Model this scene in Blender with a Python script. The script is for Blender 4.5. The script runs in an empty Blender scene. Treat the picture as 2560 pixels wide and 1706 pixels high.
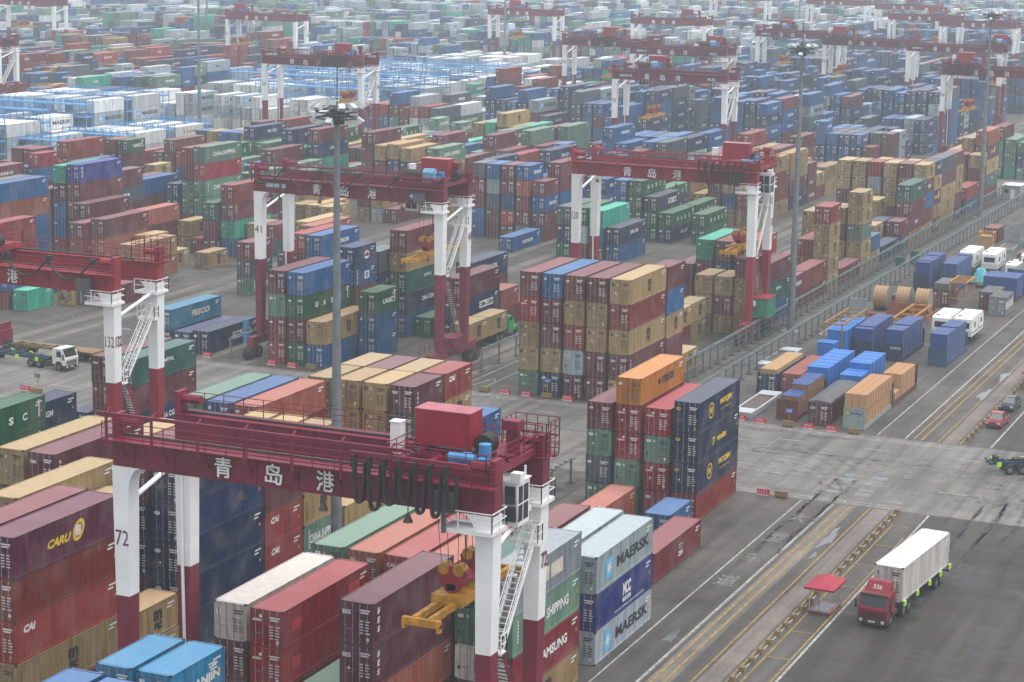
import bpy, math, random
import numpy as np
from mathutils import Matrix, Vector
random.seed(7); RS = np.random.RandomState(11)
SC = bpy.context.scene; COL = SC.collection
PI = math.pi

# ------------------------------------------------------------------ camera
H0, YAW, PITCH, ROLL, FPX = 54.667, -0.408153, 0.195516, 0.017602, 5353.47
_f = Vector((math.sin(YAW)*math.cos(PITCH), math.cos(YAW)*math.cos(PITCH), -math.sin(PITCH)))
_r = Vector((math.cos(YAW), -math.sin(YAW), 0)); _u = _r.cross(_f)
_c, _s = math.cos(ROLL), math.sin(ROLL)
_r2 = _c*_r+_s*_u; _u2 = -_s*_r+_c*_u
cd = bpy.data.cameras.new('camera'); cam = bpy.data.objects.new('camera', cd); COL.objects.link(cam)
cd.sensor_width = 36; cd.lens = FPX/2560*36; cd.clip_start = 1; cd.clip_end = 6000
cam.matrix_world = Matrix(((_r2.x, _u2.x, -_f.x, 0), (_r2.y, _u2.y, -_f.y, 0), (_r2.z, _u2.z, -_f.z, H0), (0, 0, 0, 1)))
SC.camera = cam
# ------------------------------------------------------------------ sky, sun, exposure
SUN_EL, SUN_AZ = math.radians(76), math.radians(80)
w = bpy.data.worlds.new('World'); SC.world = w; w.use_nodes = True
nt = w.node_tree; nt.nodes.clear()
sky = nt.nodes.new('ShaderNodeTexSky'); sky.sky_type = 'NISHITA'; sky.sun_disc = False
sky.sun_elevation = SUN_EL; sky.sun_rotation = SUN_AZ; sky.air_density = 1.0; sky.dust_density = 1.5; sky.ozone_density = 1.0
hsv = nt.nodes.new('ShaderNodeHueSaturation'); hsv.inputs['Saturation'].default_value = 0.22
bg = nt.nodes.new('ShaderNodeBackground'); bg.inputs['Strength'].default_value = 0.12
wo = nt.nodes.new('ShaderNodeOutputWorld')
nt.links.new(sky.outputs[0], hsv.inputs['Color']); nt.links.new(hsv.outputs[0], bg.inputs['Color']); nt.links.new(bg.outputs[0], wo.inputs[0])
sd = bpy.data.lights.new('sun', 'SUN'); sd.energy = 1.3; sd.angle = math.radians(70); sd.color = (1, .96, .90)
sun = bpy.data.objects.new('sun', sd); COL.objects.link(sun)
sdir = Vector((math.sin(SUN_AZ)*math.cos(SUN_EL), math.cos(SUN_AZ)*math.cos(SUN_EL), math.sin(SUN_EL)))
sun.rotation_euler = sdir.to_track_quat('Z', 'Y').to_euler()
SC.view_settings.view_transform = 'Standard'; SC.view_settings.look = 'None'
SC.view_settings.exposure = 1.10; SC.view_settings.gamma = 1.0
HAZE_DENSITY = 0.00034
SC.cycles.volume_bounces = 3; SC.cycles.max_bounces = 8; SC.cycles.diffuse_bounces = 3

# ------------------------------------------------------------------ materials
def nodes(name):
    m = bpy.data.materials.new(name); m.use_nodes = True
    t = m.node_tree; b = t.nodes['Principled BSDF']; return m, t, b
def N(t, k, **kw):
    n = t.nodes.new(k)
    for a, v in kw.items():
        if a.startswith('i_'): n.inputs[a[2:].replace('_', ' ')].default_value = v
        elif a.startswith('n_'): n.inputs[int(a[2:])].default_value = v
        else: setattr(n, a, v)
    return n
def mixc(t, fac, a, b, mode='MIX'):
    n = t.nodes.new('ShaderNodeMix'); n.data_type = 'RGBA'; n.blend_type = mode
    for sock, v in ((n.inputs[0], fac), (n.inputs[6], a), (n.inputs[7], b)):
        if hasattr(v, 'is_linked'): t.links.new(v, sock)
        elif isinstance(v, (int, float)): sock.default_value = v
        else: sock.default_value = (*v[:3], 1)
    return n.outputs[2]
def mth(t, op, a, b=None, c=None):
    n = t.nodes.new('ShaderNodeMath'); n.operation = op
    for s, v in zip(n.inputs, (a, b, c)):
        if v is None: continue
        if hasattr(v, 'is_linked'): t.links.new(v, s)
        else: s.default_value = v
    return n.outputs[0]
def ramp(t, fac, stops, interp='LINEAR'):
    n = t.nodes.new('ShaderNodeValToRGB'); t.links.new(fac, n.inputs[0]); cr = n.color_ramp; cr.interpolation = interp
    while len(cr.elements) > 1: cr.elements.remove(cr.elements[-1])
    cr.elements[0].position = stops[0][0]; cr.elements[0].color = (stops[0][1],)*3+(1,) if isinstance(stops[0][1], (int, float)) else (*stops[0][1], 1)
    for p, v in stops[1:]:
        e = cr.elements.new(p); e.color = (v, v, v, 1) if isinstance(v, (int, float)) else (*v, 1)
    return n.outputs[0]
MATS = {}
def flat(name, col, rough=.6, metal=0, dirt=.25, emit=None, scale=1.3):
    """painted / plain surface with a bit of grime"""
    if name in MATS: return MATS[name]
    m, t, b = nodes(name)
    tc = N(t, 'ShaderNodeNewGeometry'); no = N(t, 'ShaderNodeTexNoise', i_Scale=scale, i_Detail=5.0)
    t.links.new(tc.outputs['Position'], no.inputs['Vector'])
    f = ramp(t, no.outputs[0], [(.35, 1.0), (.62, 1-dirt)])
    t.links.new(mixc(t, 1.0, (*col, 1), f, 'MULTIPLY'), b.inputs['Base Color'])
    b.inputs['Roughness'].default_value = rough; b.inputs['Metallic'].default_value = metal
    MATS[name] = m; return m
def paint(name, src):
    """weathered container paint; colour comes from the object ('obj') or a colour attribute ('attr')"""
    m, t, b = nodes(name); L = t.links
    geo = N(t, 'ShaderNodeNewGeometry'); oi = N(t, 'ShaderNodeObjectInfo')
    if src == 'obj': col = oi.outputs['Color']; rnd = oi.outputs['Random']
    else:
        col = N(t, 'ShaderNodeVertexColor', layer_name='col').outputs[0]; rnd = None
    # vertical streaks
    mp = N(t, 'ShaderNodeMapping'); L.new(geo.outputs['Position'], mp.inputs[0]); mp.inputs['Scale'].default_value = (2.2, 2.2, .22)
    n1 = N(t, 'ShaderNodeTexNoise', i_Scale=1.0, i_Detail=4.0, i_Roughness=.65); L.new(mp.outputs[0], n1.inputs['Vector'])
    n2 = N(t, 'ShaderNodeTexNoise', i_Scale=.45, i_Detail=3.0); L.new(geo.outputs['Position'], n2.inputs['Vector'])
    n3 = N(t, 'ShaderNodeTexNoise', i_Scale=2.6, i_Detail=6.0, i_Roughness=.7); L.new(geo.outputs['Position'], n3.inputs['Vector'])
    c = mixc(t, 1.0, col, ramp(t, n1.outputs[0], [(.34, .60), (.62, 1.12)]), 'MULTIPLY')
    chalk = mixc(t, .5, col, (.42, .36, .34))
    c = mixc(t, mth(t, 'MULTIPLY', ramp(t, n2.outputs[0], [(.45, 0), (.72, 1)]), .34), c, chalk)
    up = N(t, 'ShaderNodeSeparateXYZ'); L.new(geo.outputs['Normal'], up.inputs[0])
    rust = mixc(t, n1.outputs[0], (.16, .055, .02), (.05, .02, .012))
    rf = ramp(t, n3.outputs[0], [(.61, 0), (.72, .7)])
    if rnd is not None:
        rf = mth(t, 'MULTIPLY', rf, ramp(t, rnd, [(0, .25), (1, 1.3)]))
    c = mixc(t, rf, c, rust)
    # roofs: stronger light from above painted in as brighter colour, over faded dusty paint
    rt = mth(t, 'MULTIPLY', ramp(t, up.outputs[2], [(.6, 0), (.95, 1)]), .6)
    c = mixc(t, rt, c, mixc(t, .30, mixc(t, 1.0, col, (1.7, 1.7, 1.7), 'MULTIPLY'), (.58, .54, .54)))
    if src == 'attr':
        uv = N(t, 'ShaderNodeUVMap', uv_map='uv'); su = N(t, 'ShaderNodeSeparateXYZ'); L.new(uv.outputs[0], su.inputs[0])
        rods = ramp(t, su.outputs[0], [(0, 0), (.12, 1), (.15, 0), (.36, 1), (.39, 0), (.61, 1), (.64, 0), (.85, 1), (.88, 0)], 'CONSTANT')
        frame = ramp(t, su.outputs[0], [(0, 1), (.045, 0), (.485, 1), (.51, 0), (.955, 1), (.99, 0)], 'CONSTANT')
        isd = mth(t, 'GREATER_THAN', su.outputs[0], -.5)
        c = mixc(t, mth(t, 'MULTIPLY', mth(t, 'MULTIPLY', rods, isd), .5), c, (.4, .4, .4))
        c = mixc(t, mth(t, 'MULTIPLY', mth(t, 'MULTIPLY', frame, isd), .6), c, (.03, .03, .03))
        rib = ramp(t, mth(t, 'FRACT', mth(t, 'MULTIPLY', su.outputs[1], 5.0)), [(0, 0), (.8, 1)], 'CONSTANT')
        c = mixc(t, mth(t, 'MULTIPLY', mth(t, 'MULTIPLY', rib, isd), .3), c, (.03, .03, .03))
        # the shader reads v<-.5 as a corrugated side: darker grooves every 0.28 m
        isr = mth(t, 'LESS_THAN', su.outputs[0], -.5)
        gr = ramp(t, mth(t, 'FRACT', mth(t, 'MULTIPLY', su.outputs[1], 1/.28)), [(0, 0), (.45, 1)], 'CONSTANT')
        c = mixc(t, mth(t, 'MULTIPLY', mth(t, 'MULTIPLY', gr, isr), .16), c, (.02, .02, .02))
    L.new(c, b.inputs['Base Color'])
    L.new(ramp(t, n2.outputs[0], [(.3, .42), (.7, .62)]), b.inputs['Roughness'])
    b.inputs['Specular IOR Level'].default_value = .2
    MATS[name] = m; return m
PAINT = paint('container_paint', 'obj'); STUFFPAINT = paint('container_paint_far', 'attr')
M_DARK = flat('rusty_steel', (.035, .028, .026), .7)
M_ROD = flat('zinc_rod', (.36, .35, .34), .5, .3)
M_WHT = flat('letter_white', (.72, .72, .7), .6, dirt=.2)
M_BLK = flat('letter_black', (.018, .018, .02), .6)
M_YEL = flat('letter_yellow', (.72, .47, .03), .6)
M_RED = flat('letter_red', (.5, .03, .03), .6)
M_SKY = flat('logo_light_blue', (.12, .42, .68), .6)
M_BLU = flat('logo_blue', (.02, .07, .35), .6)
M_CREAM = flat('letter_cream', (.62, .55, .45), .6)
M_ORG = flat('placard_orange', (.6, .26, .02), .6)
CR = flat('crane_maroon', (.20, .009, .036), .5, dirt=.3, scale=.5)
CR2 = flat('crane_red', (.30, .014, .032), .5, dirt=.3, scale=.5)
CW = flat('crane_white', (.83, .84, .83), .5, dirt=.12, scale=.35)
CH = flat('crane_house_red', (.30, .009, .028), .45, dirt=.2)
YEL = flat('spreader_yellow', (.58, .27, .012), .5, dirt=.4, scale=2)
RUB = flat('rubber', (.02, .02, .021), .8)
CBL = flat('cable_black', (.025, .022, .022), .7)
MOT = flat('motor_blue', (.05, .26, .55), .45)
GLS = flat('dark_glass', (.03, .035, .04), .12, dirt=.1)
GLS.node_tree.nodes['Principled BSDF'].inputs['Specular IOR Level'].default_value = .8
GALV = flat('galvanised_steel', (.20, .23, .245), .55, .3, dirt=.25)
RAILG = flat('insulator_green', (.17, .29, .26), .6)
WOOD = flat('plywood', (.43, .27, .13), .75, dirt=.2, scale=4)
WOODR = flat('reddish_timber', (.27, .13, .07), .8, dirt=.4, scale=3)
TARPB = flat('tarp_bright_blue', (.022, .17, .55), .45, dirt=.15)
TARPD = flat('tarp_royal_blue', (.022, .062, .235), .5, dirt=.2)
TARPT = flat('tarp_turquoise', (.12, .48, .55), .55, dirt=.2)
TARPG = flat('tarp_grey', (.10, .10, .105), .6, dirt=.35)
STRAP = flat('strap_red', (.6, .10, .03), .6)
GRYM = flat('rack_grey', (.33, .37, .40), .5, dirt=.25)
GRNC = flat('cabinet_green', (.03, .22, .12), .5)
HIVIS = flat('hivis_green', (.45, .80, .03), .5, dirt=.1)
CHAS = flat('chassis_blue', (.018, .05, .10), .55)
RVW = flat('caravan_white', (.78, .78, .76), .4, dirt=.06)
ROPE = M_DARK

# ------------------------------------------------------------------ mesh builder
class MB:
    def __init__(s): s.v = []; s.f = []; s.m = []
    def quad(s, a, b, c, d, m=0):
        n = len(s.v); s.v += [tuple(a), tuple(b), tuple(c), tuple(d)]; s.f.append((n, n+1, n+2, n+3)); s.m.append(m)
    def box(s, x0, x1, y0, y1, z0, z1, m=0):
        n = len(s.v)
        s.v += [(x0, y0, z0), (x1, y0, z0), (x1, y1, z0), (x0, y1, z0), (x0, y0, z1), (x1, y0, z1), (x1, y1, z1), (x0, y1, z1)]
        for q in ((0, 3, 2, 1), (4, 5, 6, 7), (0, 1, 5, 4), (1, 2, 6, 5), (2, 3, 7, 6), (3, 0, 4, 7)):
            s.f.append(tuple(n+i for i in q)); s.m.append(m)
    def hexa(s, lo, hi, m=0):
        """lo, hi: four corners each (counter-clockwise from above)"""
        n = len(s.v); s.v += [tuple(p) for p in lo]+[tuple(p) for p in hi]
        for q in ((0, 3, 2, 1), (4, 5, 6, 7), (0, 1, 5, 4), (1, 2, 6, 5), (2, 3, 7, 6), (3, 0, 4, 7)):
            s.f.append(tuple(n+i for i in q)); s.m.append(m)
    def bar(s, p, q, w, h=None, m=0):
        p = Vector(p); q = Vector(q); d = (q-p)
        if d.length < 1e-6: return
        d.normalize(); up = Vector((0, 0, 1)) if abs(d.z) < .95 else Vector((0, 1, 0))
        a = d.cross(up).normalized(); b = a.cross(d); h = h or w; a = a*w/2; b = b*h/2
        s.hexa([p-a-b, p+a-b, p+a+b, p-a+b], [q-a-b, q+a-b, q+a+b, q-a+b], m)
    def cyl(s, p, q, r, n=8, m=0, r2=None, caps=True):
        p = Vector(p); q = Vector(q); d = (q-p).normalized(); r2 = r if r2 is None else r2
        up = Vector((0, 0, 1)) if abs(d.z) < .95 else Vector((0, 1, 0))
        a = d.cross(up).normalized(); b = a.cross(d); k = len(s.v)
        for c, rr in ((p, r), (q, r2)):
            for i in range(n):
                t = 2*PI*i/n; s.v.append(tuple(c+a*rr*math.cos(t)+b*rr*math.sin(t)))
        for i in range(n):
            j = (i+1) % n; s.f.append((k+i, k+j, k+n+j, k+n+i)); s.m.append(m)
        if caps:
            s.f.append(tuple(range(k+n-1, k-1, -1))); s.m.append(m); s.f.append(tuple(range(k+n, k+2*n))); s.m.append(m)
    def tube(s, pts, r, n=6, m=0):
        for a, b in zip(pts[:-1], pts[1:]): s.cyl(a, b, r, n, m, caps=False)
    def prism(s, poly, a, b, axis=1, m=0):
        """poly: list of 2D points, extruded along axis between a and b"""
        k = len(s.v); n = len(poly)
        for c in (a, b):
            for p in poly:
                v = list(p); v.insert(axis, c); s.v.append(tuple(v))
        s.f.append(tuple(range(k, k+n))); s.m.append(m); s.f.append(tuple(range(k+2*n-1, k+n-1, -1))); s.m.append(m)
        for i in range(n):
            j = (i+1) % n; s.f.append((k+j, k+i, k+n+i, k+n+j)); s.m.append(m)
    def add(s, V, F, m=0):
        k = len(s.v); s.v += [tuple(v) for v in V]
        for f in F: s.f.append(tuple(k+i for i in f)); s.m.append(m)
    def rail(s, pts, h=1.1, m=0, r=.035, step=1.5, mids=1):
        """handrail along a polyline"""
        for a, b in zip(pts[:-1], pts[1:]):
            a = Vector(a); b = Vector(b); L = (b-a).length; n = max(1, round(L/step))
            for k in range(mids+1):
                z = h*(k+1)/(mids+1); s.bar(a+Vector((0, 0, z)), b+Vector((0, 0, z)), r*1.6, m=m)
            for i in range(n+1):
                p = a.lerp(b, i/n); s.bar(p, p+Vector((0, 0, h)), r*1.6, m=m)
    def mesh(s, name, mats, fix=True, smooth=False):
        me = bpy.data.meshes.new(name); me.from_pydata(s.v, [], s.f)
        for mm in (mats if isinstance(mats, (list, tuple)) else [mats]): me.materials.append(mm)
        me.polygons.foreach_set('material_index', s.m)
        if fix:
            import bmesh
            bm = bmesh.new(); bm.from_mesh(me); bmesh.ops.recalc_face_normals(bm, faces=bm.faces); bm.to_mesh(me); bm.free()
        if smooth: me.polygons.foreach_set('use_smooth', [True]*len(me.polygons))
        me.update(); return me
    def obj(s, name, mats, parent=None, smooth=False, **kw): return link(name, s.mesh(name, mats, smooth=smooth), parent, **kw)
def link(name, data, parent=None, loc=None, rz=0):
    o = bpy.data.objects.new(name, data); COL.objects.link(o)
    if loc is not None: o.location = loc
    if rz: o.rotation_euler[2] = rz
    if parent: o.parent = parent
    return o
def thing(name, label, cat, loc=(0, 0, 0), rz=0, group=None):
    o = link(name, None, None, loc, rz); o['label'] = label; o['category'] = cat
    if group: o['group'] = group
    o.empty_display_size = .5
    return o
def tag(o, label, cat, group=None):
    o['label'] = label; o['category'] = cat
    if group: o['group'] = group
    return o
def kind(o, k): o['kind'] = k; return o
def children(o): return [c for c in bpy.data.objects if c.parent == o]
def dup(root, loc, rz, label, kids):
    r = root.copy(); COL.objects.link(r); r.location = loc; r.rotation_euler = (0, 0, rz); r['label'] = label
    for ch, gk in kids:
        c = ch.copy(); COL.objects.link(c); c.parent = r
        for g in gk:
            d = g.copy(); COL.objects.link(d); d.parent = c
    return r
def kidtree(o): return [(c, list(c.children)) for c in o.children]

# ------------------------------------------------------------------ lettering
_tc = {}
def text2d(s, bold=.0, spacing=1.0):
    k = (s, bold, spacing)
    if k in _tc: return _tc[k]
    cu = bpy.data.curves.new('t', 'FONT'); cu.body = s; cu.offset = bold; cu.space_character = spacing; cu.resolution_u = 2
    o = bpy.data.objects.new('t', cu); COL.objects.link(o)
    dg = bpy.context.evaluated_depsgraph_get(); me = bpy.data.meshes.new_from_object(o.evaluated_get(dg))
    V = np.array([v.co[:2] for v in me.vertices]); F = [tuple(p.vertices) for p in me.polygons]
    bpy.data.objects.remove(o); bpy.data.curves.remove(cu); bpy.data.meshes.remove(me)
    V = V-V.min(0); V = V/V.max(0); _tc[k] = (V, F); return _tc[k]
def letter(mb, s, org, ux, uy, w, h, m=0, bold=.02, spacing=1.0, slant=0):
    """flat text filling w x h from org along ux / uy"""
    if any(ord(c) > 0x2fff for c in s):
        k = bold; bold = 0
        if k: [letter(mb, s, Vector(org)+Vector(ux)*(w*q*k)+Vector(uy)*(h*r_*k)-Vector(ux).cross(Vector(uy))*(.0015*j), ux, uy, w, h, m, 0) for j, (q, r_) in enumerate(((-.8, 0), (.8, 0), (0, .8)), 1)]
    V, F = text2d(s, bold, spacing); o = Vector(org); ux = Vector(ux); uy = Vector(uy)
    mb.add([o+ux*((v[0]+slant*v[1])*w)+uy*(v[1]*h) for v in V], F, m)
def plate(mb, org, ux, uy, w, h, m=0):
    o = Vector(org); ux = Vector(ux)*w; uy = Vector(uy)*h; mb.quad(o, o+ux, o+ux+uy, o+uy, m)
def star(mb, c, ux, uy, r, n=7, m=0):
    c = Vector(c); ux = Vector(ux); uy = Vector(uy); P = []
    for i in range(2*n):
        t = PI/2+PI*i/n; rr = r if i % 2 == 0 else r*.42
        P.append(c+ux*rr*math.cos(t)+uy*rr*math.sin(t))
    mb.add([c]+P, [(0, 1+i, 1+(i+1) % (2*n)) for i in range(2*n)], m)
def ring(mb, c, ux, uy, r0, r1, n=20, m=0, sx=1):
    c = Vector(c); ux = Vector(ux)*sx; uy = Vector(uy); V = []; F = []
    for i in range(n):
        t = 2*PI*i/n; d = ux*math.cos(t)+uy*math.sin(t); V += [c+d*r0, c+d*r1]
    for i in range(n):
        j = (i+1) % n; F.append((2*i, 2*i+1, 2*j+1, 2*j))
    mb.add(V, F, m)

# ================================================================== SETTING
def ground_mat(name, c1, c2, stain=.5, wet=.5, scale=.09, slab=None, tint=None):
    m, t, b = nodes(name); L = t.links; geo = N(t, 'ShaderNodeNewGeometry'); P = geo.outputs['Position']
    a = N(t, 'ShaderNodeTexNoise', i_Scale=scale, i_Detail=8.0, i_Roughness=.6); L.new(P, a.inputs['Vector'])
    c1 = tuple(q*.66 for q in c1); c2 = tuple(q*.66 for q in c2)
    c = mixc(t, ramp(t, a.outputs[0], [(.36, 0), (.64, 1)]), c1, c2)
    g = N(t, 'ShaderNodeTexNoise', i_Scale=3.5, i_Detail=4.0); L.new(P, g.inputs['Vector'])
    c = mixc(t, 1.0, c, ramp(t, g.outputs[0], [(.3, .82), (.7, 1.12)]), 'MULTIPLY')
    # traffic streaks along the lanes (Y) and stains
    mp = N(t, 'ShaderNodeMapping'); L.new(P, mp.inputs[0]); mp.inputs['Scale'].default_value = (.9, .035, 1)
    st = N(t, 'ShaderNodeTexNoise', i_Scale=1.0, i_Detail=4.0); L.new(mp.outputs[0], st.inputs['Vector'])
    c = mixc(t, 1.0, c, ramp(t, st.outputs[0], [(.32, .66), (.6, 1.12)]), 'MULTIPLY')
    mp2 = N(t, 'ShaderNodeMapping'); L.new(P, mp2.inputs[0]); mp2.inputs['Scale'].default_value = (.16, .26, 1)
    s2 = N(t, 'ShaderNodeTexNoise', i_Scale=1.0, i_Detail=7.0, i_Roughness=.62); L.new(mp2.outputs[0], s2.inputs['Vector'])
    sm = ramp(t, s2.outputs[0], [(.56, 0), (.66, 1)])
    c = mixc(t, mth(t, 'MULTIPLY', sm, stain), c, (.026, .024, .022))
    n5 = N(t, 'ShaderNodeTexNoise', i_Scale=.55, i_Detail=9.0, i_Roughness=.72); L.new(P, n5.inputs['Vector'])
    c = mixc(t, mth(t, 'MULTIPLY', ramp(t, n5.outputs[0], [(.58, 0), (.64, 1)]), stain*.7), c, (.03, .028, .026))
    if slab:
        sep = N(t, 'ShaderNodeSeparateXYZ'); L.new(P, sep.inputs[0])
        fx = mth(t, 'FRACT', mth(t, 'DIVIDE', sep.outputs[0], slab[0])); fy = mth(t, 'FRACT', mth(t, 'DIVIDE', sep.outputs[1], slab[1]))
        j = mth(t, 'MAXIMUM', mth(t, 'LESS_THAN', fx, .10/slab[0]), mth(t, 'LESS_THAN', fy, .10/slab[1]))
        c = mixc(t, mth(t, 'MULTIPLY', j, .55), c, (.06, .055, .05))
        wn = N(t, 'ShaderNodeTexWhiteNoise'); cb = N(t, 'ShaderNodeCombineXYZ')
        L.new(mth(t, 'FLOOR', mth(t, 'DIVIDE', sep.outputs[0], slab[0])), cb.inputs[0]); L.new(mth(t, 'FLOOR', mth(t, 'DIVIDE', sep.outputs[1], slab[1])), cb.inputs[1]); L.new(cb.outputs[0], wn.inputs['Vector'])
        c = mixc(t, 1.0, c, ramp(t, wn.outputs[0], [(0, .88), (1, 1.1)]), 'MULTIPLY')
    L.new(c, b.inputs['Base Color']); b.inputs['Specular IOR Level'].default_value = .3
    L.new(ramp(t, s2.outputs[0], [(.40, .75), (.56, .62), (.66, .62-wet*.45)]), b.inputs['Roughness'])
    bp = N(t, 'ShaderNodeBump', i_Strength=.25, i_Distance=.03); L.new(g.outputs[0], bp.inputs['Height']); L.new(bp.outputs[0], b.inputs['Normal'])
    return m
G_YARD = ground_mat('yard_paving', (.090, .081, .071), (.145, .132, .116), .65, .5)
G_ASPH = ground_mat('asphalt', (.050, .045, .039), (.082, .074, .064), .6, .45, .05)
G_CONC = ground_mat('road_concrete', (.205, .195, .175), (.27, .258, .235), .42, .4, .05, (5.2, 4.6))
G_STRIP = ground_mat('runway_concrete', (.19, .17, .145), (.26, .235, .20), .3, .4, .3, (6.0, 6.0))
G_PINK = ground_mat('kerb_concrete', (.21, .175, .155), (.27, .225, .20), .2, .3, .2, (6., 3.0))
G_GRAVEL = ground_mat('aisle_ground', (.085, .078, .07), (.19, .175, .155), .7, .2, .5)
def sheet(name, rects, z, m):
    b = MB()
    for x0, x1, y0, y1 in rects: b.quad((x0, y0, z), (x1, y0, z), (x1, y1, z), (x0, y1, z))
    return kind(b.obj(name, m), 'structure')
sheet('ground', [(-4000, 3000, -600, 5000)], 0, G_YARD)
XL, XR = -1500, 300
sheet('yard_asphalt', [(-40.9, XR, -200, 194.8), (-40.9, XR, 223.6, 446)], .004, G_ASPH)
sheet('cross_road', [(XL, XR, 194.8, 223.6), (XL, XR, 446, 472), (XL, XR, 702, 728), (XL, XR, 958, 984)], .008, G_CONC)
sheet('aisle_ground', [(-80.6, -73.2, 224.2, 445.5), (-80.6, -74.4, 60, 194.2)], .006, G_GRAVEL)
st = []
CX = dict(a=(-74, -48), b=(-107, -81), c=(-134, -108), d=(-164.2, -138.2), e=(-192.6, -166.6), f=(-221, -195), g=(-249.5, -223.5), i=(-312, -286), j=(-362, -336), k=(-480, -454), l=(-420, -394))
for k_, (a, b_) in CX.items():
    for x in (a+.8, b_-.8):
        for y0, y1 in ((-50, 194.6), (223.8, 445.8), (472.2, 701.8), (728.2, 957.8)):
            if y0 < 0 and k_ not in 'abc': continue
            if k_ == 'a' and (y0 > 0): continue
            if k_ == 'b' and x > -90 and y0 < 230: continue
            st.append((x-.9, x+.9, y0, y1))
sheet('crane_runway', st, .009, G_STRIP)
sheet('concrete_strip', [(-46.3, -44.7, -50, 194.6), (-46.3, -44.7, 223.8, 445.8)], .01, G_PINK)
M_LW = flat('line_white', (.42, .42, .40), .7, dirt=.55, scale=2.5); M_LY = flat('line_yellow', (.36, .22, .05), .7, dirt=.5, scale=2.2); M_LF = flat('line_faint', (.22, .215, .205), .75, dirt=.6, scale=3)
b = MB(); by = MB(); bf = MB()
def ln(mb, x0, x1, y0, y1, z=.014): mb.quad((x0, y0, z), (x1, y0, z), (x1, y1, z), (x0, y1, z))
for y0, y1 in ((-50, 194.5), (224, 445.6)):
    ln(b, -41.14, -40.94, y0, y1); ln(b, -53.45, -53.3, y0, y1); ln(b, -50.35, -50.15, y0, y1)
    for x in (-49.35, -48.5): ln(by, x-.09, x+.09, y0, y1)
    ln(by, -46.75, -46.6, y0, y1); ln(by, -44.45, -44.3, y0, y1)
# parking bays east of the bollards
y = 130
while y < 190:
    ln(by, -43.4, -41.5, y, y+.14); y += 6.6
ln(by, -43.45, -43.3, 100, 190); ln(by, -41.5, -41.36, 100, 186)
# dashed edge lines of the cross road, long
for yy in (196.1, 222.4):
    ln(b, -330, -42.5, yy-.07, yy+.07); ln(b, -330, -42.5, yy-.82, yy-.70)
    x = -330
    while x < -43: ln(b, x, x+.12, yy-.8, yy+.05, .0145); x += 3.3
x = -300
while x < 0:
    ln(b, x, x+2.6, 217.4, 217.6); ln(b, x+1.5, x+4.5, 203.3, 203.5); x += 9.5
for yy in (447.2, 470.8): ln(b, -330, -70, yy-.1, yy+.1)
for k_ in 'abcd':
    a, b_ = CX[k_]
    for y0, y1 in ((60, 194), (224.6, 440)):
        for x in ((a+2.1, b_-2.1) if not (k_ == 'a' and y0 > 200) else ()): ln(bf, x-.07, x+.07, y0, y1)
for y0, y1 in ((225, 440),): ln(b, -101.2, -101.05, y0, y1); ln(b, -103.9, -103.75, y0, y1)
# arrow in the lane beside the five-high stack
for p, q in (((-102.9, 226.5), (-102.0, 231)), ((-102.0, 231), (-102.5, 229.4)), ((-102.0, 231), (-101.5, 229.6))):
    b.bar((p[0], p[1], .016), (q[0], q[1], .016), .16, .002)
for j_, ch in enumerate('大型车道'):   # large characters painted on the lane, read while driving away
    letter(bf, ch, (-52.75, 190.2-j_*7.2-3.4, .016), (1, 0, 0), (0, 1, 0), 1.7, 3.0, bold=.03)
kind(b.obj('white_road_marking', M_LW), 'structure'); kind(by.obj('yellow_road_marking', M_LY), 'structure'); kind(bf.obj('faint_road_marking', M_LF), 'structure')
mt, tt, bt = nodes('tyre_mark'); bt.inputs['Base Color'].default_value = (.03, .028, .026, 1); bt.inputs['Roughness'].default_value = .7
g_ = N(tt, 'ShaderNodeNewGeometry'); n_ = N(tt, 'ShaderNodeTexNoise', i_Scale=.8, i_Detail=6.0); tt.links.new(g_.outputs['Position'], n_.inputs['Vector']); tt.links.new(ramp(tt, n_.outputs[0], [(.42, 0), (.66, .20)]), bt.inputs['Alpha'])
tm_ = MB(); zt_ = .0152
def track(pts, wd=.34, gap=1.9):
    global zt_
    for off in (-gap/2, gap/2):
        zt_ += .0002; P = []
        for i, p in enumerate(pts):
            q = pts[min(i+1, len(pts)-1)]; o_ = pts[max(i-1, 0)]; d = Vector((q[0]-o_[0], q[1]-o_[1], 0)).normalized(); nrm = Vector((-d.y, d.x, 0)); c = Vector((p[0], p[1], zt_))+nrm*off; P.append((c-nrm*wd/2, c+nrm*wd/2))
        for a_, b_ in zip(P[:-1], P[1:]): tm_.quad(a_[0], a_[1], b_[1], b_[0])
rt_ = random.Random(5)
for i in range(16):   # turns out of the lanes into the crossing
    x0 = rt_.choice((-38, -36, -34, -51.5, -30)); y0 = rt_.uniform(170, 190); r_ = rt_.uniform(9, 17); sg = rt_.choice((-1, 1)); yc = rt_.uniform(196, 204)
    pts = [(x0+rt_.uniform(-.4, .4), y0+(yc-y0)*u/6) for u in range(6)]+[(x0+sg*r_*(1-math.cos(a*PI/20)), yc+r_*math.sin(a*PI/20)) for a in range(11)]+[(x0+sg*(r_+k_*5), yc+r_) for k_ in range(1, 5)]
    track([p for p in pts if p[1] < 222])
for i in range(14): yy = rt_.uniform(199, 220); x0 = rt_.uniform(-160, -40); track([(x0+k_*6, yy+.6*math.sin(k_*.3+i)) for k_ in range(rt_.randint(5, 12))])
for i in range(26): x0 = rt_.choice((-51.6, -37.5, -35.2, -32.5, -105, -101, -110.6, -151, -148)) + rt_.uniform(-.8, .8); y0 = rt_.uniform(120, 400); track([(x0+.3*math.sin(k_*.4+i), y0+k_*7) for k_ in range(rt_.randint(4, 9))])
kind(tm_.obj('tyre_mark', mt), 'structure')
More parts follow.
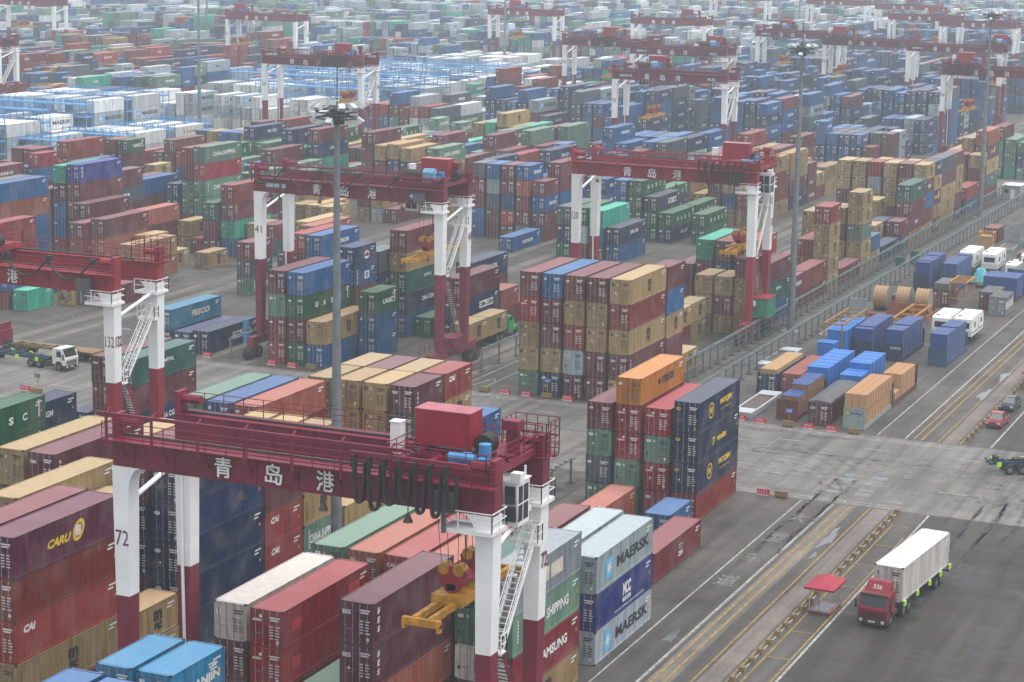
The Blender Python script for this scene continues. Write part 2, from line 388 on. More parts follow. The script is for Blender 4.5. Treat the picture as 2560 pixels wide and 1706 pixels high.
# wet patches
m, t, bb = nodes('puddle'); bb.inputs['Base Color'].default_value = (.085, .085, .085, 1); bb.inputs['Roughness'].default_value = .16; bb.inputs['Specular IOR Level'].default_value = .7
pud = MB()
def puddle(x, y, rx, ry, z=.02):
    n = 22; ph = random.random()*6; P = []
    for i in range(n):
        t_ = 2*PI*i/n; k = 1+.28*math.sin(3*t_+ph)+.16*math.sin(7*t_+ph*2)+random.uniform(-.08, .08)
        P.append((x+rx*k*math.cos(t_), y+ry*k*math.sin(t_), z))
    pud.add([(x, y, z)]+P, [(0, 1+i, 1+(i+1) % n) for i in range(n)])
for a in ((-47.5, 183, .42, 3.4), (-47.3, 177, .2, 1.1), (-51.3, 151, .35, 1.6), (-45.2, 197.6, 1.2, .4), (-36.2, 168.5, .8, .9), (-35.6, 165.6, .5, .5), (-54.8, 240, .9, 1.3),
          (-47, 250, .5, 3), (-46.9, 262, .4, 2.5), (-104.6, 216, .5, 1), (-98.5, 221.3, 1.5, .35), (-147, 240, 1, 6), (-144, 247, 1, 7), (-100.3, 240, .8, 4), (-106.4, 238, .8, 5), (-105.7, 250, .6, 6), (-118, 300, 2.5, 5), (-112, 306, 2, 4), (-160, 236, 2.2, 1), (-170, 240, 1.6, 1)): puddle(*a)
kind(pud.obj('puddle', m), 'structure')
# steel duct covers let into the cross road
dc = MB()
for x in (-51.4, -48.6):
    for y in (198.5, 200.2, 203.6, 205.4): dc.quad((x-.75, y, .012), (x+.75, y, .012), (x+.75, y+1.1, .012), (x-.75, y+1.1, .012))
for x in (-104.5, -107): 
    for y in (198, 206): dc.quad((x-.9, y, .012), (x+.9, y, .012), (x+.9, y+2.2, .012), (x-.9, y+2.2, .012))
kind(dc.obj('duct_cover', flat('duct_steel', (.17, .175, .185), .4, dirt=.3)), 'structure')

# ================================================================== CONTAINERS
W = 2.44
def L_of(n): return 6.058 if n == 20 else 12.192
LIV = dict(  # code: colour, colour words, lettering kind, door word, letter material index
 m=((.36, .265, .145), 'tan', 'msc', None), t=((.105, .028, .038), 'maroon', 'tex', 'tex'), r=((.135, .038, .044), 'dark maroon', None, None),
 k=((.235, .010, .032), 'crimson', None, None), R=((.20, .036, .028), 'brick red', None, None), S=((.31, .11, .08), 'faded salmon', None, None),
 C=((.27, .055, .050), 'faded red', 'cai', 'CAI'), n=((.014, .030, .085), 'navy blue', 'cma', None), q=((.012, .022, .062), 'navy blue', 'cmab', None), W=((.014, .026, .068), 'dark navy', 'wooj', None), V=((.014, .026, .068), 'dark navy', 'vcoin', None),
 b=((.022, .105, .25), 'blue', None, None), B=((.035, .20, .38), 'light blue', 'hanjin', None), s=((.018, .095, .235), 'blue', 'sinokor', None), F=((.05, .17, .26), 'steel blue', 'fesco', None),
 g=((.14, .235, .18), 'pale green', 'china', None), h=((.14, .235, .18), 'pale green', None, None), T=((.07, .33, .245), 'turquoise', None, None), G=((.022, .085, .068), 'dark green', 'capital', None), U=((.018, .095, .042), 'green', 'uasc', None),
 M=((.42, .48, .52), 'pale grey', 'maersk', None), Y=((.60, .585, .53), 'rusty white', None, None), w=((.74, .76, .76), 'white', None, None), Q=((.74, .76, .76), 'white', 'maersk', None), y=((.74, .76, .74), 'white', 'yang', None), l=((.38, .42, .45), 'light grey', None, None), c=((.40, .44, .50), 'light grey', 'cosco', None),
 L=((.22, .25, .27), 'grey', 'patch', None), o=((.55, .235, .04), 'orange', 'mstar', None), e=((.075, .10, .12), 'slate grey', None, None), x=((.17, .075, .055), 'brown', None, None),
 z=((.15, .030, .036), 'maroon', 'zim', None), N=((.21, .022, .036), 'deep red', 'namsung', None), D=((.018, .075, .20), 'blue', 'delmas', None), O=((.03, .055, .13), 'dark blue', 'ocean', None), K=((.10, .016, .042), 'plum', 'caru', None), E=((.10, .030, .042), 'dark maroon', 'bes', 'BES'),
 H=((.42, .06, .05), 'coral red', 'hyundai', None), X=((.012, .035, .19), 'royal blue', 'mcc', None), f=((.24, .012, .030), 'crimson', 'patchr', None), p=((.012, .026, .080), 'navy blue', None, None), i=((.030, .042, .20), 'indigo', 'bes', None))
def satur(c, k=1.32):
    g = .3*c[0]+.5*c[1]+.2*c[2]; return tuple(max(.004, g+(x-g)*k) for x in c)
LIV = {k_: (satur(v_[0]), *v_[1:]) for k_, v_ in LIV.items()}
MARKS = [M_WHT, M_BLK, M_YEL, M_RED, M_SKY, M_BLU, M_CREAM, M_ORG]
def side_marks(mb, code, L, H, x):
    """lettering on the +X side; x = plane; local y runs -L/2..L/2"""
    k = LIV[code][2]; ux = (0, 1, 0); uz = (0, 0, 1); l40 = L > 8
    P = lambda y, z: (x, y, z)
    def T(s, yc, zc, w_, h_, m=0, **kw): letter(mb, s, P(yc-w_/2, zc-h_/2), ux, uz, w_, h_, m, **kw)
    if k != 'caru' and k != 'wooj': # small number panel high at the far end
        for j in range(2): plate(mb, P(L/2-1.5+(.0 if j else .1), H-.55-.26*j), ux, uz, .9-.25*j, .13, 0)
        plate(mb, P(L/2-.75, H-1.5), ux, uz, .22, .24, 7)
    if k == 'msc':
        zc = H*.5; T('m', .35, zc+.38, 1.15, .75, 1, bold=.06); T('sc', .35, zc-.48, 1.0, .62, 1, bold=.06); plate(mb, P(-.2, zc-.08), ux, uz, 1.1, .05, 1)
        for j in range(9): plate(mb, P(-L/2+.55, H-.65-.17*j), ux, uz, .1, .11, 1)
    elif k == 'tex':
        for j, ch in enumerate('tex'): T(ch, -L/2+.75, H-.7-.42*j, .3, .3, 0, bold=.03)
    elif k == 'cai': T('CAI', -L/2+1.5, H-.72, 1.25, .55, 0, bold=.06, slant=.1)
    elif k == 'cma': T('CMA CGM', .4, H*.56, 3.6 if l40 else 2.6, .62, 0, bold=.03)
    elif k == 'cmab':
        plate(mb, P(-.4, H*.5-.45), ux, uz, 4.4, .9, 0); letter(mb, 'CMA', P(-.25, H*.5-.32), ux, uz, 1.95, .64, 3, bold=.05); mb2z = x+.004
        letter(mb, 'CGM', (mb2z, 1.85, H*.5-.32), ux, uz, 2.0, .64, 1, bold=.05)
    elif k == 'wooj':
        ring(mb, P(-L*.21, H*.52), ux, uz, .62, .78, m=2); T('W', -L*.21, H*.52, .95, .7, 2, bold=.05); T('WOOJIN', L*.13, H*.60, 3.7, .72, 2, bold=.06, slant=.08); T('HWF  DAEJIN CO', L*.15, H*.36, 3.0, .2, 2)
    elif k == 'vcoin': T('7', -L*.13, H*.45, .8, .8, 2, bold=.07); T('vcoim', L*.06, H*.47, 2.8, .62, 2, bold=.06)
    elif k == 'hanjin': T('HANJIN', .6, H*.42, 4.4 if l40 else 3.6, .72, 0, bold=.05); [plate(mb, P(L/2-1.9+.1*j, H-.7-.2*j), ux, uz, .8, .12, 0) for j in range(3)]
    elif k == 'sinokor': T('SINOKOR', .5, H*.5, 4.6 if l40 else 3.2, .62, 0, bold=.05)
    elif k == 'fesco': T('FESCO', .9, H*.52, 4.4, .78, 6, bold=.05, slant=.06)
    elif k == 'china':
        T('CHINA SHIPPING', .2, H*.5, 7.4 if l40 else 4.4, .78, 0, bold=.035)
        for j in range(7): plate(mb, P(-L/2+.8, H-.6-.24*j), ux, uz, .18, .16, 0)
    elif k == 'capital': T('CAPITAL', .4, H*.62, 2.4, .42, 0, bold=.03)
    elif k == 'uasc':
        if l40:
            for j, ch in enumerate('UASC'): T(ch, -3.0+2.0*j, H*.5, .72, .72, 0, bold=.05)
        else: T('UASC', .3, H*.5, 2.9, .66, 0, bold=.06)
        for j in range(6): plate(mb, P(L/2-1.1, H-.5-.27*j), ux, uz, .26, .21, 0)
    elif k == 'maersk':
        s_ = 1.0 if l40 else .72; yc = -L*.29; plate(mb, P(yc-.72*s_, H*.5-.8*s_), ux, uz, 1.44*s_, 1.6*s_, 4); star(mb, (x+.004, yc, H*.5), ux, uz, .6*s_, 7, 0)
        T('MAERSK', L*.14, H*.5, L*.58, .92*s_, 1, bold=.035)
    elif k == 'yang': T('YANG MING', .8, H*.5, 5.0, .55, 3, bold=.03); T('T', -2.4, H*.5, .5, .7, 3, bold=.1)
    elif k == 'cosco': T('COSCO', .6, H*.55, 5.0, .6, 5, bold=.04, spacing=1.3)
    elif k == 'patch':
        for a_, w_ in ((-3.0, 1.5), (-1.25, 1.3), (.35, 2.2)): plate(mb, P(a_, H*.34), ux, uz, w_, 1.05, 6)
    elif k == 'patchr':
        for a_, b_, w_, h_ in ((-4.9, .9, 1.2, .8), (3.0, .9, 1.6, 1.0)): plate(mb, P(a_, b_), ux, uz, w_, h_, 3)
    elif k == 'mstar': T('M STRLIZE', .9, H*.55, 4.4, .72, 1, bold=.05)
    elif k == 'zim': T('ZIM', .6, H*.36, 1.2, .42, 0, bold=.05); T('WE ARE', .6, H*.66, 1.0, .16, 0); T('76 M', .6, H*.55, .8, .16, 0)
    elif k == 'namsung': plate(mb, P(-3.6, H*.5-.45), ux, uz, .75, .9, 0); letter(mb, '中', (x+.004, -3.5, H*.5-.35), ux, uz, .55, .7, 3, bold=.04); T('NAMSUNG', 1.0, H*.52, 5.4, .74, 0, bold=.04)
    elif k == 'delmas':
        plate(mb, P(-.3, H*.5-.5), ux, uz, 1.3, 1.0, 0); ring(mb, (x+.004, .35, H*.5), ux, uz, .12, .34, m=5)
        for j, ch in enumerate('DELMAS'): T(ch, -L/2+.8, H-.5-.33*j, .26, .26, 0, bold=.05)
    elif k == 'ocean': ring(mb, P(.4, H*.5), ux, uz, .25, .55, m=0, sx=1.4); T('ocean', .4, H*.5, 1.9, .34, 3, bold=.06)
    elif k == 'caru':
        T('CARU', -1.2, H*.48, 2.6, .62, 2, bold=.05, slant=.1); ring(mb, P(1.2, H*.55), (0, 1, .35), uz, .45, .7, m=2); plate(mb, (x+.004, .75, H*.42), ux, uz, .75, .75, 6)
    elif k == 'bes':
        for j, ch in enumerate('BES'): T(ch, -L/2+.75, H-.62-.62*j, .34, .42, 0, bold=.06, slant=.2)
    elif k == 'hyundai': T('HYUNDAI', .4, H*.5, 5.4, .68, 0, bold=.05)
    elif k == 'mcc':
        T('MCC', .4, H*.60, 1.7, 1.05, 0, bold=.05); plate(mb, P(-.5, H*.26), ux, uz, 1.8, .32, 0); letter(mb, 'TRANSPORT', (x+.004, -.4, H*.28), ux, uz, 1.6, .2, 5); T('YOUR INTRA ASIA PARTNER', 1.0, H*.14, 6.4, .17, 0)
def door_marks(mb, code, L, H, seed):
    R = random.Random(seed); y = -L/2-.012; ux = (1, 0, 0); uz = (0, 0, 1)
    light = code in 'mwYMlQyhgTco'; m0 = 1 if (code in 'm') else 0; 
    P = lambda x, z: (x, y, z)
    dw = LIV[code][3]
    if dw: letter(mb, dw, P(-1.0, H*.70), ux, uz, .62, .3, 0, bold=.03)
    elif code == 'm': plate(mb, P(-1.02, H*.72), ux, uz, .34, .32, 1); plate(mb, P(-.46, H*.74), ux, uz, .22, .22, 6); plate(mb, P(-.46, H*.36), ux, uz, .16, .18, 6)
    elif code in 'gh': plate(mb, P(-1.0, H*.74), ux, uz, .42, .26, 0); plate(mb, P(-.35, H*.75), ux, uz, .17, .22, 0)
    elif code == 'Y': plate(mb, P(-1.05, H*.66), ux, uz, .38, .52, 6); letter(mb, 'Y', (-1.0, y-.004, H*.68), ux, uz, .28, .44, 5, bold=.06)
    elif code in 'WV': ring(mb, P(-.8, H*.76), ux, uz, .07, .15, m=2, sx=1.5)
    elif code in 'fk': ring(mb, P(-.42, H*.82), ux, uz, .0, .12, n=10, m=0); plate(mb, P(-1.0, H*.68), ux, uz, .66, .17, 6)
    elif code in 'nqOXp': ring(mb, P(-.75, H*.76), ux, uz, .0, .17, n=9, m=0, sx=1.6)
    elif code in 'sbD': plate(mb, P(-.95, H*.72), ux, uz, .26, .3, 0)
    else: plate(mb, P(-1.0, H*.72), ux, uz, .36, .24, R.choice((0, 6)))
    mm = 6 if light and code != 'm' else m0
    if light: mm = 1
    for j in range(2): plate(mb, P(.22+.1*j, H-.55-.17*j), ux, uz, .78-.2*j, .10, mm)
    for j in range(5): plate(mb, P(.22, H*.56-.2*j), ux, uz, .28, .075, mm)
    for j in range(5): plate(mb, P(.66, H*.56-.2*j), ux, uz, R.uniform(.2, .34), .075, mm)
    if R.random() < .6: plate(mb, P(.72, .34), ux, uz, .2, .24, R.choice((0, 7)))
    if R.random() < .5: plate(mb, P(-.62, H*.42), ux, uz, .16, .16, R.choice((0, 7)))
    if R.random() < .5: plate(mb, P(-1.0, H*.28), ux, uz, .2, .26, 1)

_cm = {}
def corr(a, b_, pitch, dep):
    """trapezoid profile between a and b: list of (pos, depth)"""
    n = max(1, int((b_-a)/pitch)); p = (b_-a)/n; o = []
    for i in range(n): s0 = a+i*p; o += [(s0, 0), (s0+.25*p, 0), (s0+.5*p, dep), (s0+.75*p, dep)]
    return o+[(b_, 0)]
def cmeshes(n, hc):
    k = (n, hc)
    if k in _cm: return _cm[k]
    L = L_of(n); H = 2.896 if hc else 2.591; x1 = W/2; y0 = -L/2; y1 = L/2
    b = MB()   # walls, roof, far end, floor
    for s in (1, -1):
        pr = corr(y0+.16, y1-.16, .28, .036)
        for (p, d), (q, e) in zip(pr[:-1], pr[1:]):
            xa = s*(x1-.012-d); xb = s*(x1-.012-e); b.quad((xa, p, .16), (xb, q, .16), (xb, q, H-.07), (xa, p, H-.07))
    pr = corr(-x1+.16, x1-.16, .26, .04)
    for (p, d), (q, e) in zip(pr[:-1], pr[1:]): b.quad((p, y1-.02-d, .16), (q, y1-.02-e, .16), (q, y1-.02-e, H-.1), (p, y1-.02-d, H-.1))
    pr = corr(y0+.2, y1-.2, .21, .022)
    for (p, d), (q, e) in zip(pr[:-1], pr[1:]): b.quad((-x1+.08, p, H-.024-d), (x1-.08, p, H-.024-d), (x1-.08, q, H-.024-e), (-x1+.08, q, H-.024-e))
    b.quad((-x1+.05, y0+.05, .12), (x1-.05, y0+.05, .12), (x1-.05, y1-.05, .12), (-x1+.05, y1-.05, .12))
    fr = MB()  # frame: posts, rails, headers (paint) + corner castings (dark)
    for s in (1, -1):
        xa, xb = sorted((s*x1, s*(x1-.06)))
        fr.box(xa, xb, y0+.15, y1-.15, H-.09, H-.012); fr.box(xa, xb, y0+.15, y1-.15, .03, .18)
        for yy in (y0, y1-.15):
            xc, xd = sorted((s*(x1-.002), s*(x1-.13))); fr.box(xc, xd, yy+.004, yy+.146, .12, H-.12)
            xc, xd = sorted((s*(x1+.003), s*(x1-.162)))
            for zz in (0, H-.118): fr.box(xc, xd, yy-.003 if yy < 0 else yy-.02, yy+.168 if yy < 0 else yy+.153, zz, zz+.118, 1)
    for yy in (y0+.01, y1-.13):
        fr.box(-x1+.16, x1-.16, yy, yy+.12, H-.13, H-.015); fr.box(-x1+.16, x1-.16, yy, yy+.12, .02, .16)
    d = MB(); rods = MB(); w_ = x1-.145
    zz = [.17, .17+(H-.32)*.18, .17+(H-.32)*.22, .17+(H-.32)*.38, .17+(H-.32)*.42, .17+(H-.32)*.58, .17+(H-.32)*.62, .17+(H-.32)*.78, .17+(H-.32)*.82, H-.14]
    # one leaf, hinge post at -w_, drawn for x in 0..w_
    for a_, c_, dep in [(zz[i], zz[i+1], (.0 if i % 2 == 0 else .022)) for i in range(9)]: d.quad((.012, y0+.03-dep, a_), (w_, y0+.03-dep, a_), (w_, y0+.03-dep, c_), (.012, y0+.03-dep, c_))
    for i in range(1, 9): dep0, dep1 = ((.0, .022) if i % 2 else (.022, 0)); d.quad((.012, y0+.03-dep0, zz[i]), (w_, y0+.03-dep0, zz[i]), (w_, y0+.03-dep1, zz[i]), (.012, y0+.03-dep1, zz[i]))
    d.box(.008, .05, y0+.002, y0+.05, .16, H-.13); d.box(w_-.05, w_, y0+.004, y0+.05, .16, H-.13)
    for px in (.26, .80):
        rods.bar((px, y0-.006, .1), (px, y0-.006, H-.07), .034, .03)
        for q in (.2, H*.42, H-.25): rods.box(px-.05, px+.05, y0-.012, y0+.02, q, q+.07)
        rods.bar((px, y0-.015, H*.36), (px+(.34 if px < .5 else -.3), y0-.015, H*.36+.03), .03, .03)
    dl = d.mesh('door', PAINT); rl = rods.mesh('locking_bars', M_ROD)
    def mir(mb):
        q = MB(); q.v = [(-x, y, z) for x, y, z in mb.v]; q.f = mb.f; q.m = mb.m; return q
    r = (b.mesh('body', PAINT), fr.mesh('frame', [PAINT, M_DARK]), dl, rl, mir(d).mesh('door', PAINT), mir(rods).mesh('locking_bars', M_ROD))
    _cm[k] = r; return r
_lm = {}
def marks_mesh(code, n, hc, seed):
    k = (code, n, hc, seed % 3)
    if k in _lm: return _lm[k]
    L = L_of(n); H = 2.896 if hc else 2.591; mb = MB()
    side_marks(mb, code, L, H, W/2+.006); door_marks(mb, code, L, H, seed % 3+ord(code[0]))
    _lm[k] = (mb, mb.mesh('lettering', MARKS, fix=False)); return _lm[k]
LJ = 0
def container(x, y, z, n, code, hc, label, rz=0, rx=0, name='shipping_container', group='containers stacked in the port yard'):
    """x,y = centre of the base"""
    r = thing(name, label, 'container', (x, y, z), rz, group); ms = cmeshes(n, hc); R = random.Random(hash((round(x), round(y), round(z))) & 0xffff)
    v = R.uniform(.62, .92); col = LIV[code][0]; col = tuple(min(.85, c*v*R.uniform(.95, 1.05)) for c in col)+(1,)
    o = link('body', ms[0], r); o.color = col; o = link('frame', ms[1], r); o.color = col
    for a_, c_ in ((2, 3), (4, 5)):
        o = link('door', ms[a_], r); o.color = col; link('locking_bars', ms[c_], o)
    if code in 'eoU' or True: link('lettering', marks_mesh(code, n, hc, R.randrange(3))[1], r)
    return r

# ------------------------------------------------------------------ the stacks: row key+index, y of the door end, length, levels from the top down (h = high cube)
ROW0 = dict(a=(-71.0, 2.87), b=(-99.1, 2.8), c=(-130.8, 2.8), d=(-156.0, 2.8), e=(-190.6, 2.8), f=(-213.0, 2.8), g=(-250.0, 2.8))
STACKS = '''
a3 182.2 40 Wh Vh Wh R
a2 182.2 40 f g k k
a1 182.2 40 o k k g g
a0 182.2 40 r g e g
a1 169.3 40 Sh
a3 174.6 20 b
a4 162.8 40 z
a0 129 40 gh R S r
a1 129 40 Sh R R r
a2 129 40 Ch S r R
a3 129 40 Sh x r r
a4 128.6 40 G g y r
a5 126.4 40 Lh gh Nh m
a5 141.9 40 Mh Xh M
a4 142.9 40 Mh rh r
a3 142.9 40 rh Rh r
a0 115.7 40 Y t r r
a1 115.4 40 f f R g
a2 116 40 g S
a3 117 40 Eh Eh Sh r
a0 102.2 20 B b b b
a1 102.2 20 B B b b
a0 87.4 40 bh bh r r
a1 87.0 40 bh Bh r r
a4 96 40 r x
b4 182.9 40 bh m
b5 110 40 Kh Rh Ch mh rh
b4 110.4 40 rh rh mh rh rh
b3 118 40 mh rh mh rh rh
b4 122.6 20 m r m r m
b5 123.6 20 m m
b5 130.1 40 ph ph ph ph ph
b4 130.1 40 rh nh nh rh rh
b3 130.2 40 mh Sh
b0 130.3 40 mh th mh rh r
b1 130.3 40 th mh rh Rh r
b2 130.3 40 r x r
b5 142.5 20 r C C r
b1 142.8 20 m r t r m
b2 142.9 20 r m r r m
b0 143.3 40 n r r
b5 148.8 20 m m m g g
b4 148.8 20 m m r m m
b3 148.8 20 m m m r r
b2 149 20 r r m
b0 155.9 40 g r r n n
b1 155.9 40 b n r r r
b2 155.9 40 S R r r r
b3 156 40 m m
b4 156 40 m m
b5 156 40 m g
b2 169.1 20 m m m r r
b3 169.2 20 m m m r m
b4 169.2 20 m m m m r
b5 169.2 20 t G m m r
b2 175.5 20 m m m r r
b3 175.5 20 r m m r m
b4 175.5 20 m m m m r
b5 175.6 20 C m m g r
b0 170 40 r x
c1 184.7 40 th rh rh
c2 184.7 40 Gh rh nh
c0 184.2 40 n
c5 145.4 40 Uh Uh th r
c4 145.4 40 S R r r
c3 158.3 40 nh nh r
b4 98 40 x r
b1 224.7 40 rh kh mh mh hh
b2 224.7 40 bh th rh mh nh
b3 224.7 40 rh mh Ch lh th
b4 224.7 40 rh mh mh rh rh
b5 224.7 40 mh Rh mh th mh
b5 237.5 20 rh bh mh rh m
b5 243.5 20 m
b3 257.4 20 m r
b3 263.5 20 m m
b3 271.6 20 m m m
b4 271.6 20 m r m
b5 271.6 20 r m m m
b5 277.8 40 rh Gh bh
b1 280 40 r r r
b2 280 40 Th rh rh r
b3 279.8 40 rh bh rh r
b4 279.8 40 Ch rh eh r
b5 290.7 20 r r
b5 296.9 40 R r
b3 305 40 z x
b4 311 40 R m m
b5 310.1 20 R m m m m
b3 323.5 20 m m m m
b5 317.6 40 r
b5 329.8 20 m m h m m
b4 330 20 m r m m
b3 330.5 20 r r m m
b5 336 20 b m
b5 343.2 40 n
b4 355.8 20 n m
b5 355.6 20 r n
b4 349 20 m m
b3 362 20 m m m
b5 362 40 Gh t r m
b0 375 20 m m r m m
b1 375 20 m m m r m
b2 375 20 k l m m r
b3 375 20 m m m r m
b4 375 20 r m m r m
b0 381.1 20 m m m r
b1 381.1 20 m r r r
b5 374.3 20 m r b r m
b5 380.4 20 n m K m K
b5 386.5 40 e r m m m
b5 398.9 20 r m m r n
b0 402 20 m m r m
b1 402 20 t r m m
b2 402 20 m m r m
b3 402 20 m r m m
b4 402 20 b m m r
b5 409 40 R b
b3 409 40 k m m r
b5 421.2 20 m r R R
b4 421 20 r m r r
b5 427.5 40 Sh Kh mh Gh Rh
b4 428 40 m r r n r
b3 428 40 m n r m
c0 226.5 40 th hh rh Rh
c1 226.3 40 bh Uh th Uh
c2 226 40 mh bh
c3 234.5 20 Uh b bh
c1 239.4 20 O D x r r
c1 246.2 20 eh nh rh rh
c2 248.6 40 rh m Gh nh bh
c3 250.5 40 U
c4 250.3 20 R
c5 247.7 40 th qh nh
c3 263.3 40 nh r r
c5 260.5 20 S r
c5 267.2 20 r
c0 320 40 eh nh Uh
c1 320 40 Uh lh rh
c2 320.2 40 Th bh t
c3 320.5 40 nh bh
c0 345.5 20 s s r r
c1 345.7 40 U U U U
c2 345.8 40 q U U
c3 345.6 40 U n
c5 347 40 U U
c3 358.2 40 U n
c1 358 40 U n r
d5 226.9 40 qh
d4 227 40 n
d3 227 40 F n
d5 252 20 e
d-1 266 20 r e g
d0 273 20 e e
d2 271.4 40 sh bh bh
d1 272 40 Ch rh rh
d0 279.6 40 Sh rh rh
d5 322 40 s
d1 335.5 20 e z r b b
d2 335.5 20 b l e r r
d3 335.5 20 t t b C t
d4 335.5 20 s S r z h
d5 336 20 r s t r
d5 342.6 40 r r b r n
d4 342 40 b r r b
d5 365 20 s s r
e4 240.3 20 Th
e3 240 20 b r
e5 247 20 m
e6 248 20 e
e7 248.6 40 rh
e4 266.4 40 mh Sh
e3 280.5 20 m
e2 279 20 m m
e1 271.5 40 rh Sh r
e0 270 20 r x r
e0 246 40 C R r b
e2 254 40 b
e3 256 20 m
e5 283 20 m
e1 296 20 m m
e2 295.8 20 R
e3 294.7 20 Gh rh th
e4 295.7 40 Rh th Th bh
e5 299 20 m r
e0 285 40 S r r
e6 299 20 r e
e7 305 40 m t
e4 323.5 40 m m
e3 323.5 20 m m
e5 323 20 m r
e5 343 20 m l
e4 343 20 r r m
e6 343 40 r
e7 356 40 m m
e6 356 40 m m
f5 261 40 bh Sh bh bh r
f4 261 40 eh bh rh rh r
f3 262 40 n r r r
f5 283 40 th rh rh
f4 285.5 40 ih rh xh rh rh
f3 285.5 40 Th th bh bh r
f2 285.5 40 R r r b
f1 285.5 40 b r r
f5 319 40 gh kh gh gh gh
f4 319.5 40 Rh rh gh gh r
f3 319 40 n n r
f2 300 40 Eh eh rh r
f1 300 40 r r r
e0 334 40 g g r r
e1 334 40 r m m
g5 360 20 m U
g4 355 20 U r n e
g3 355 20 R G G G
g3 362 20 r
g4 361.6 20 x
g2 343 40 e n n n
g1 343 40 n n r
g4 338 40 e n n
'''
def parse():
    out = []
    for l in STACKS.strip().splitlines():
        p = l.split(); k = p[0][0]; i = int(p[0][1:]); x0, pt = ROW0[k]
        out.append((k, i, x0+pt*i+W/2, float(p[1])+L_of(int(p[2]))/2, int(p[2]), p[3:]))
    return out
HAND = parse()
# ---- every container as a record: x, y (centre), z, n, code, hc, level from top, stack info
REC = []
def add_stack(x, yc, n, toks, info, hand=True):
    hs = [2.896 if len(t_) > 1 else 2.591 for t_ in toks]; z = 0; k = len(toks)
    for j in range(k-1, -1, -1):
        REC.append([x+RS.uniform(-.03, .03), yc+RS.uniform(-.04, .04), z+.02, n, toks[j][0], len(toks[j]) > 1, j, info, hand, k]); z += hs[j]+.008
for k, i, x, yc, n, toks in HAND: add_stack(x, yc, n, toks, (k, i, yc))
# ---- the rest of each block, filled bay by bay
PAL = dict(red='rrrtRRCnbmkxbezsnT', blue='nnnnbbseMnebnrsbs', tan='mmmmmrtrnbRm', mix='rtRbnbMesCgbnhMlcrwTs', grey='MlcebnbshMwgbMTwc', green='ggghUgTrrtnb', white='QQywwyQwywlM')
OCC = [(x, y-L_of(n)/2, y+L_of(n)/2) for _, _, x, y, n, _ in HAND]
def fill(x0, nrow, y0, y1, pal, dens=.85, hmax=4, hmin=2, pitch=2.8, hand=False, key='z'):
    y = y0
    while y+12.6 < y1:
        bay20 = random.random() < .28; base = random.choice(range(hmin, hmax+1)); 
        if random.random() > dens: y += 12.9; continue
        for r in range(nrow):
            x = x0+pitch*r+W/2
            for (yy, n) in (((y, 20), (y+6.3, 20)) if bay20 else ((y, 40),)):
                L = L_of(n)
                if any(abs(ox-x) < 2.4 and yy < b_+.15 and yy+L > a_-.15 for ox, a_, b_ in OCC): continue
                if random.random() > .93: continue
                h = max(1, min(5, base+random.choice((-1, 0, 0, 0, 1))))
                dom = random.choice(pal) if random.random() < .45 else None
                toks = [(dom if dom and random.random() < .6 else random.choice(pal))+('h' if n == 40 and random.random() < .7 else '') for _ in range(h)]
                add_stack(x, yy+L/2, n, toks, (key, r, yy), hand)
        y += 12.9
P_ = PAL
fill(-130.8, 6, 372, 442, P_['tan']+'nrr', .95, 4, 3)
fill(-156, 6, 372, 442, P_['blue'], .95, 4, 3)
fill(-156, 5, 352, 372, P_['blue'], .95, 4, 3)
fill(-190.6, 8, 366, 442, P_['tan']+P_['green'], .95, 4, 3)
fill(-213, 6, 334, 442, P_['green']+'mrrn', .95, 4, 2)
fill(-213, 3, 236, 284, P_['red'], .9, 3, 1)
fill(-213, 2, 316, 334, P_['red'], .9, 3, 1)
fill(-250, 5, 300, 356, P_['red'], .9, 3, 2)
fill(-250, 6, 376, 442, P_['tan']+P_['red'], .6, 3, 2)
RACKS = []
def reefers(x0, nrow, ys_, hm, dens=.8, rack=True):
    for y in ys_:
        base = random.choice((hm-1, hm, hm))
        for r in range(nrow):
            if random.random() > dens: continue
            c_ = random.choice('QQQyyww'); h = max(1, base+random.choice((-1, 0, 0, 0)))
            add_stack(x0+2.8*r+W/2, y+6.1, 40, [random.choice((c_, c_, 'w', 'M'))+'h' for _ in range(h)], ('z', r, y), False)
        if rack: RACKS.append((x0-.5, y+12.7, nrow*2.8+.6, hm))
reefers(-312, 10, (364, 380.5, 397, 413.5, 429), 4, .93); reefers(-284, 6, (372, 388.5, 405, 421.5), 2, .55)
reefers(-312, 9, [474+16.6*j for j in range(13)], 3, .85); reefers(-284, 11, [474+16.6*j for j in range(13)], 3, .7)
fill(-334, 6, 380, 442, P_['red'], .9, 3, 2); fill(-362, 6, 400, 442, P_['red'], .9, 3, 2)
BL = [(-99.1, 6, 'green', .5, 3), (-130.8, 6, 'blue', .9, 5), (-156, 6, 'blue', .95, 5), (-190.6, 7, 'blue', .95, 5), (-213, 6, 'blue', .95, 4), (-247.5, 8, 'mix', .95, 4), 
      (-337, 8, 'mix', .95, 4), (-364, 8, 'red', .95, 4), (-392, 8, 'red', .95, 4), (-420, 8, 'mix', .95, 4), (-448, 8, 'red', .95, 4), (-476, 8, 'mix', .95, 4), (-504, 8, 'mix', .95, 4), (-532, 8, 'grey', .95, 4)]
for x0, nr, pn, de, hm in BL: fill(x0, nr, 474, 700, P_[pn], de, hm, max(1, hm-2))
for j_ in range(26):
    x0 = -130.8-28.4*j_; fill(x0, 8, 730, 956, P_['grey' if j_ % 3 else 'mix'] if j_ > 3 else P_['blue'], .95, 5, 2)
    fill(x0-60, 8, 986, 1240, P_['grey'] if j_ % 2 else P_['mix'], .95, 5, 3)
for j_ in range(30): fill(-260-28.4*j_, 8, 1262, 1470, P_['grey'], .95, 5, 3)
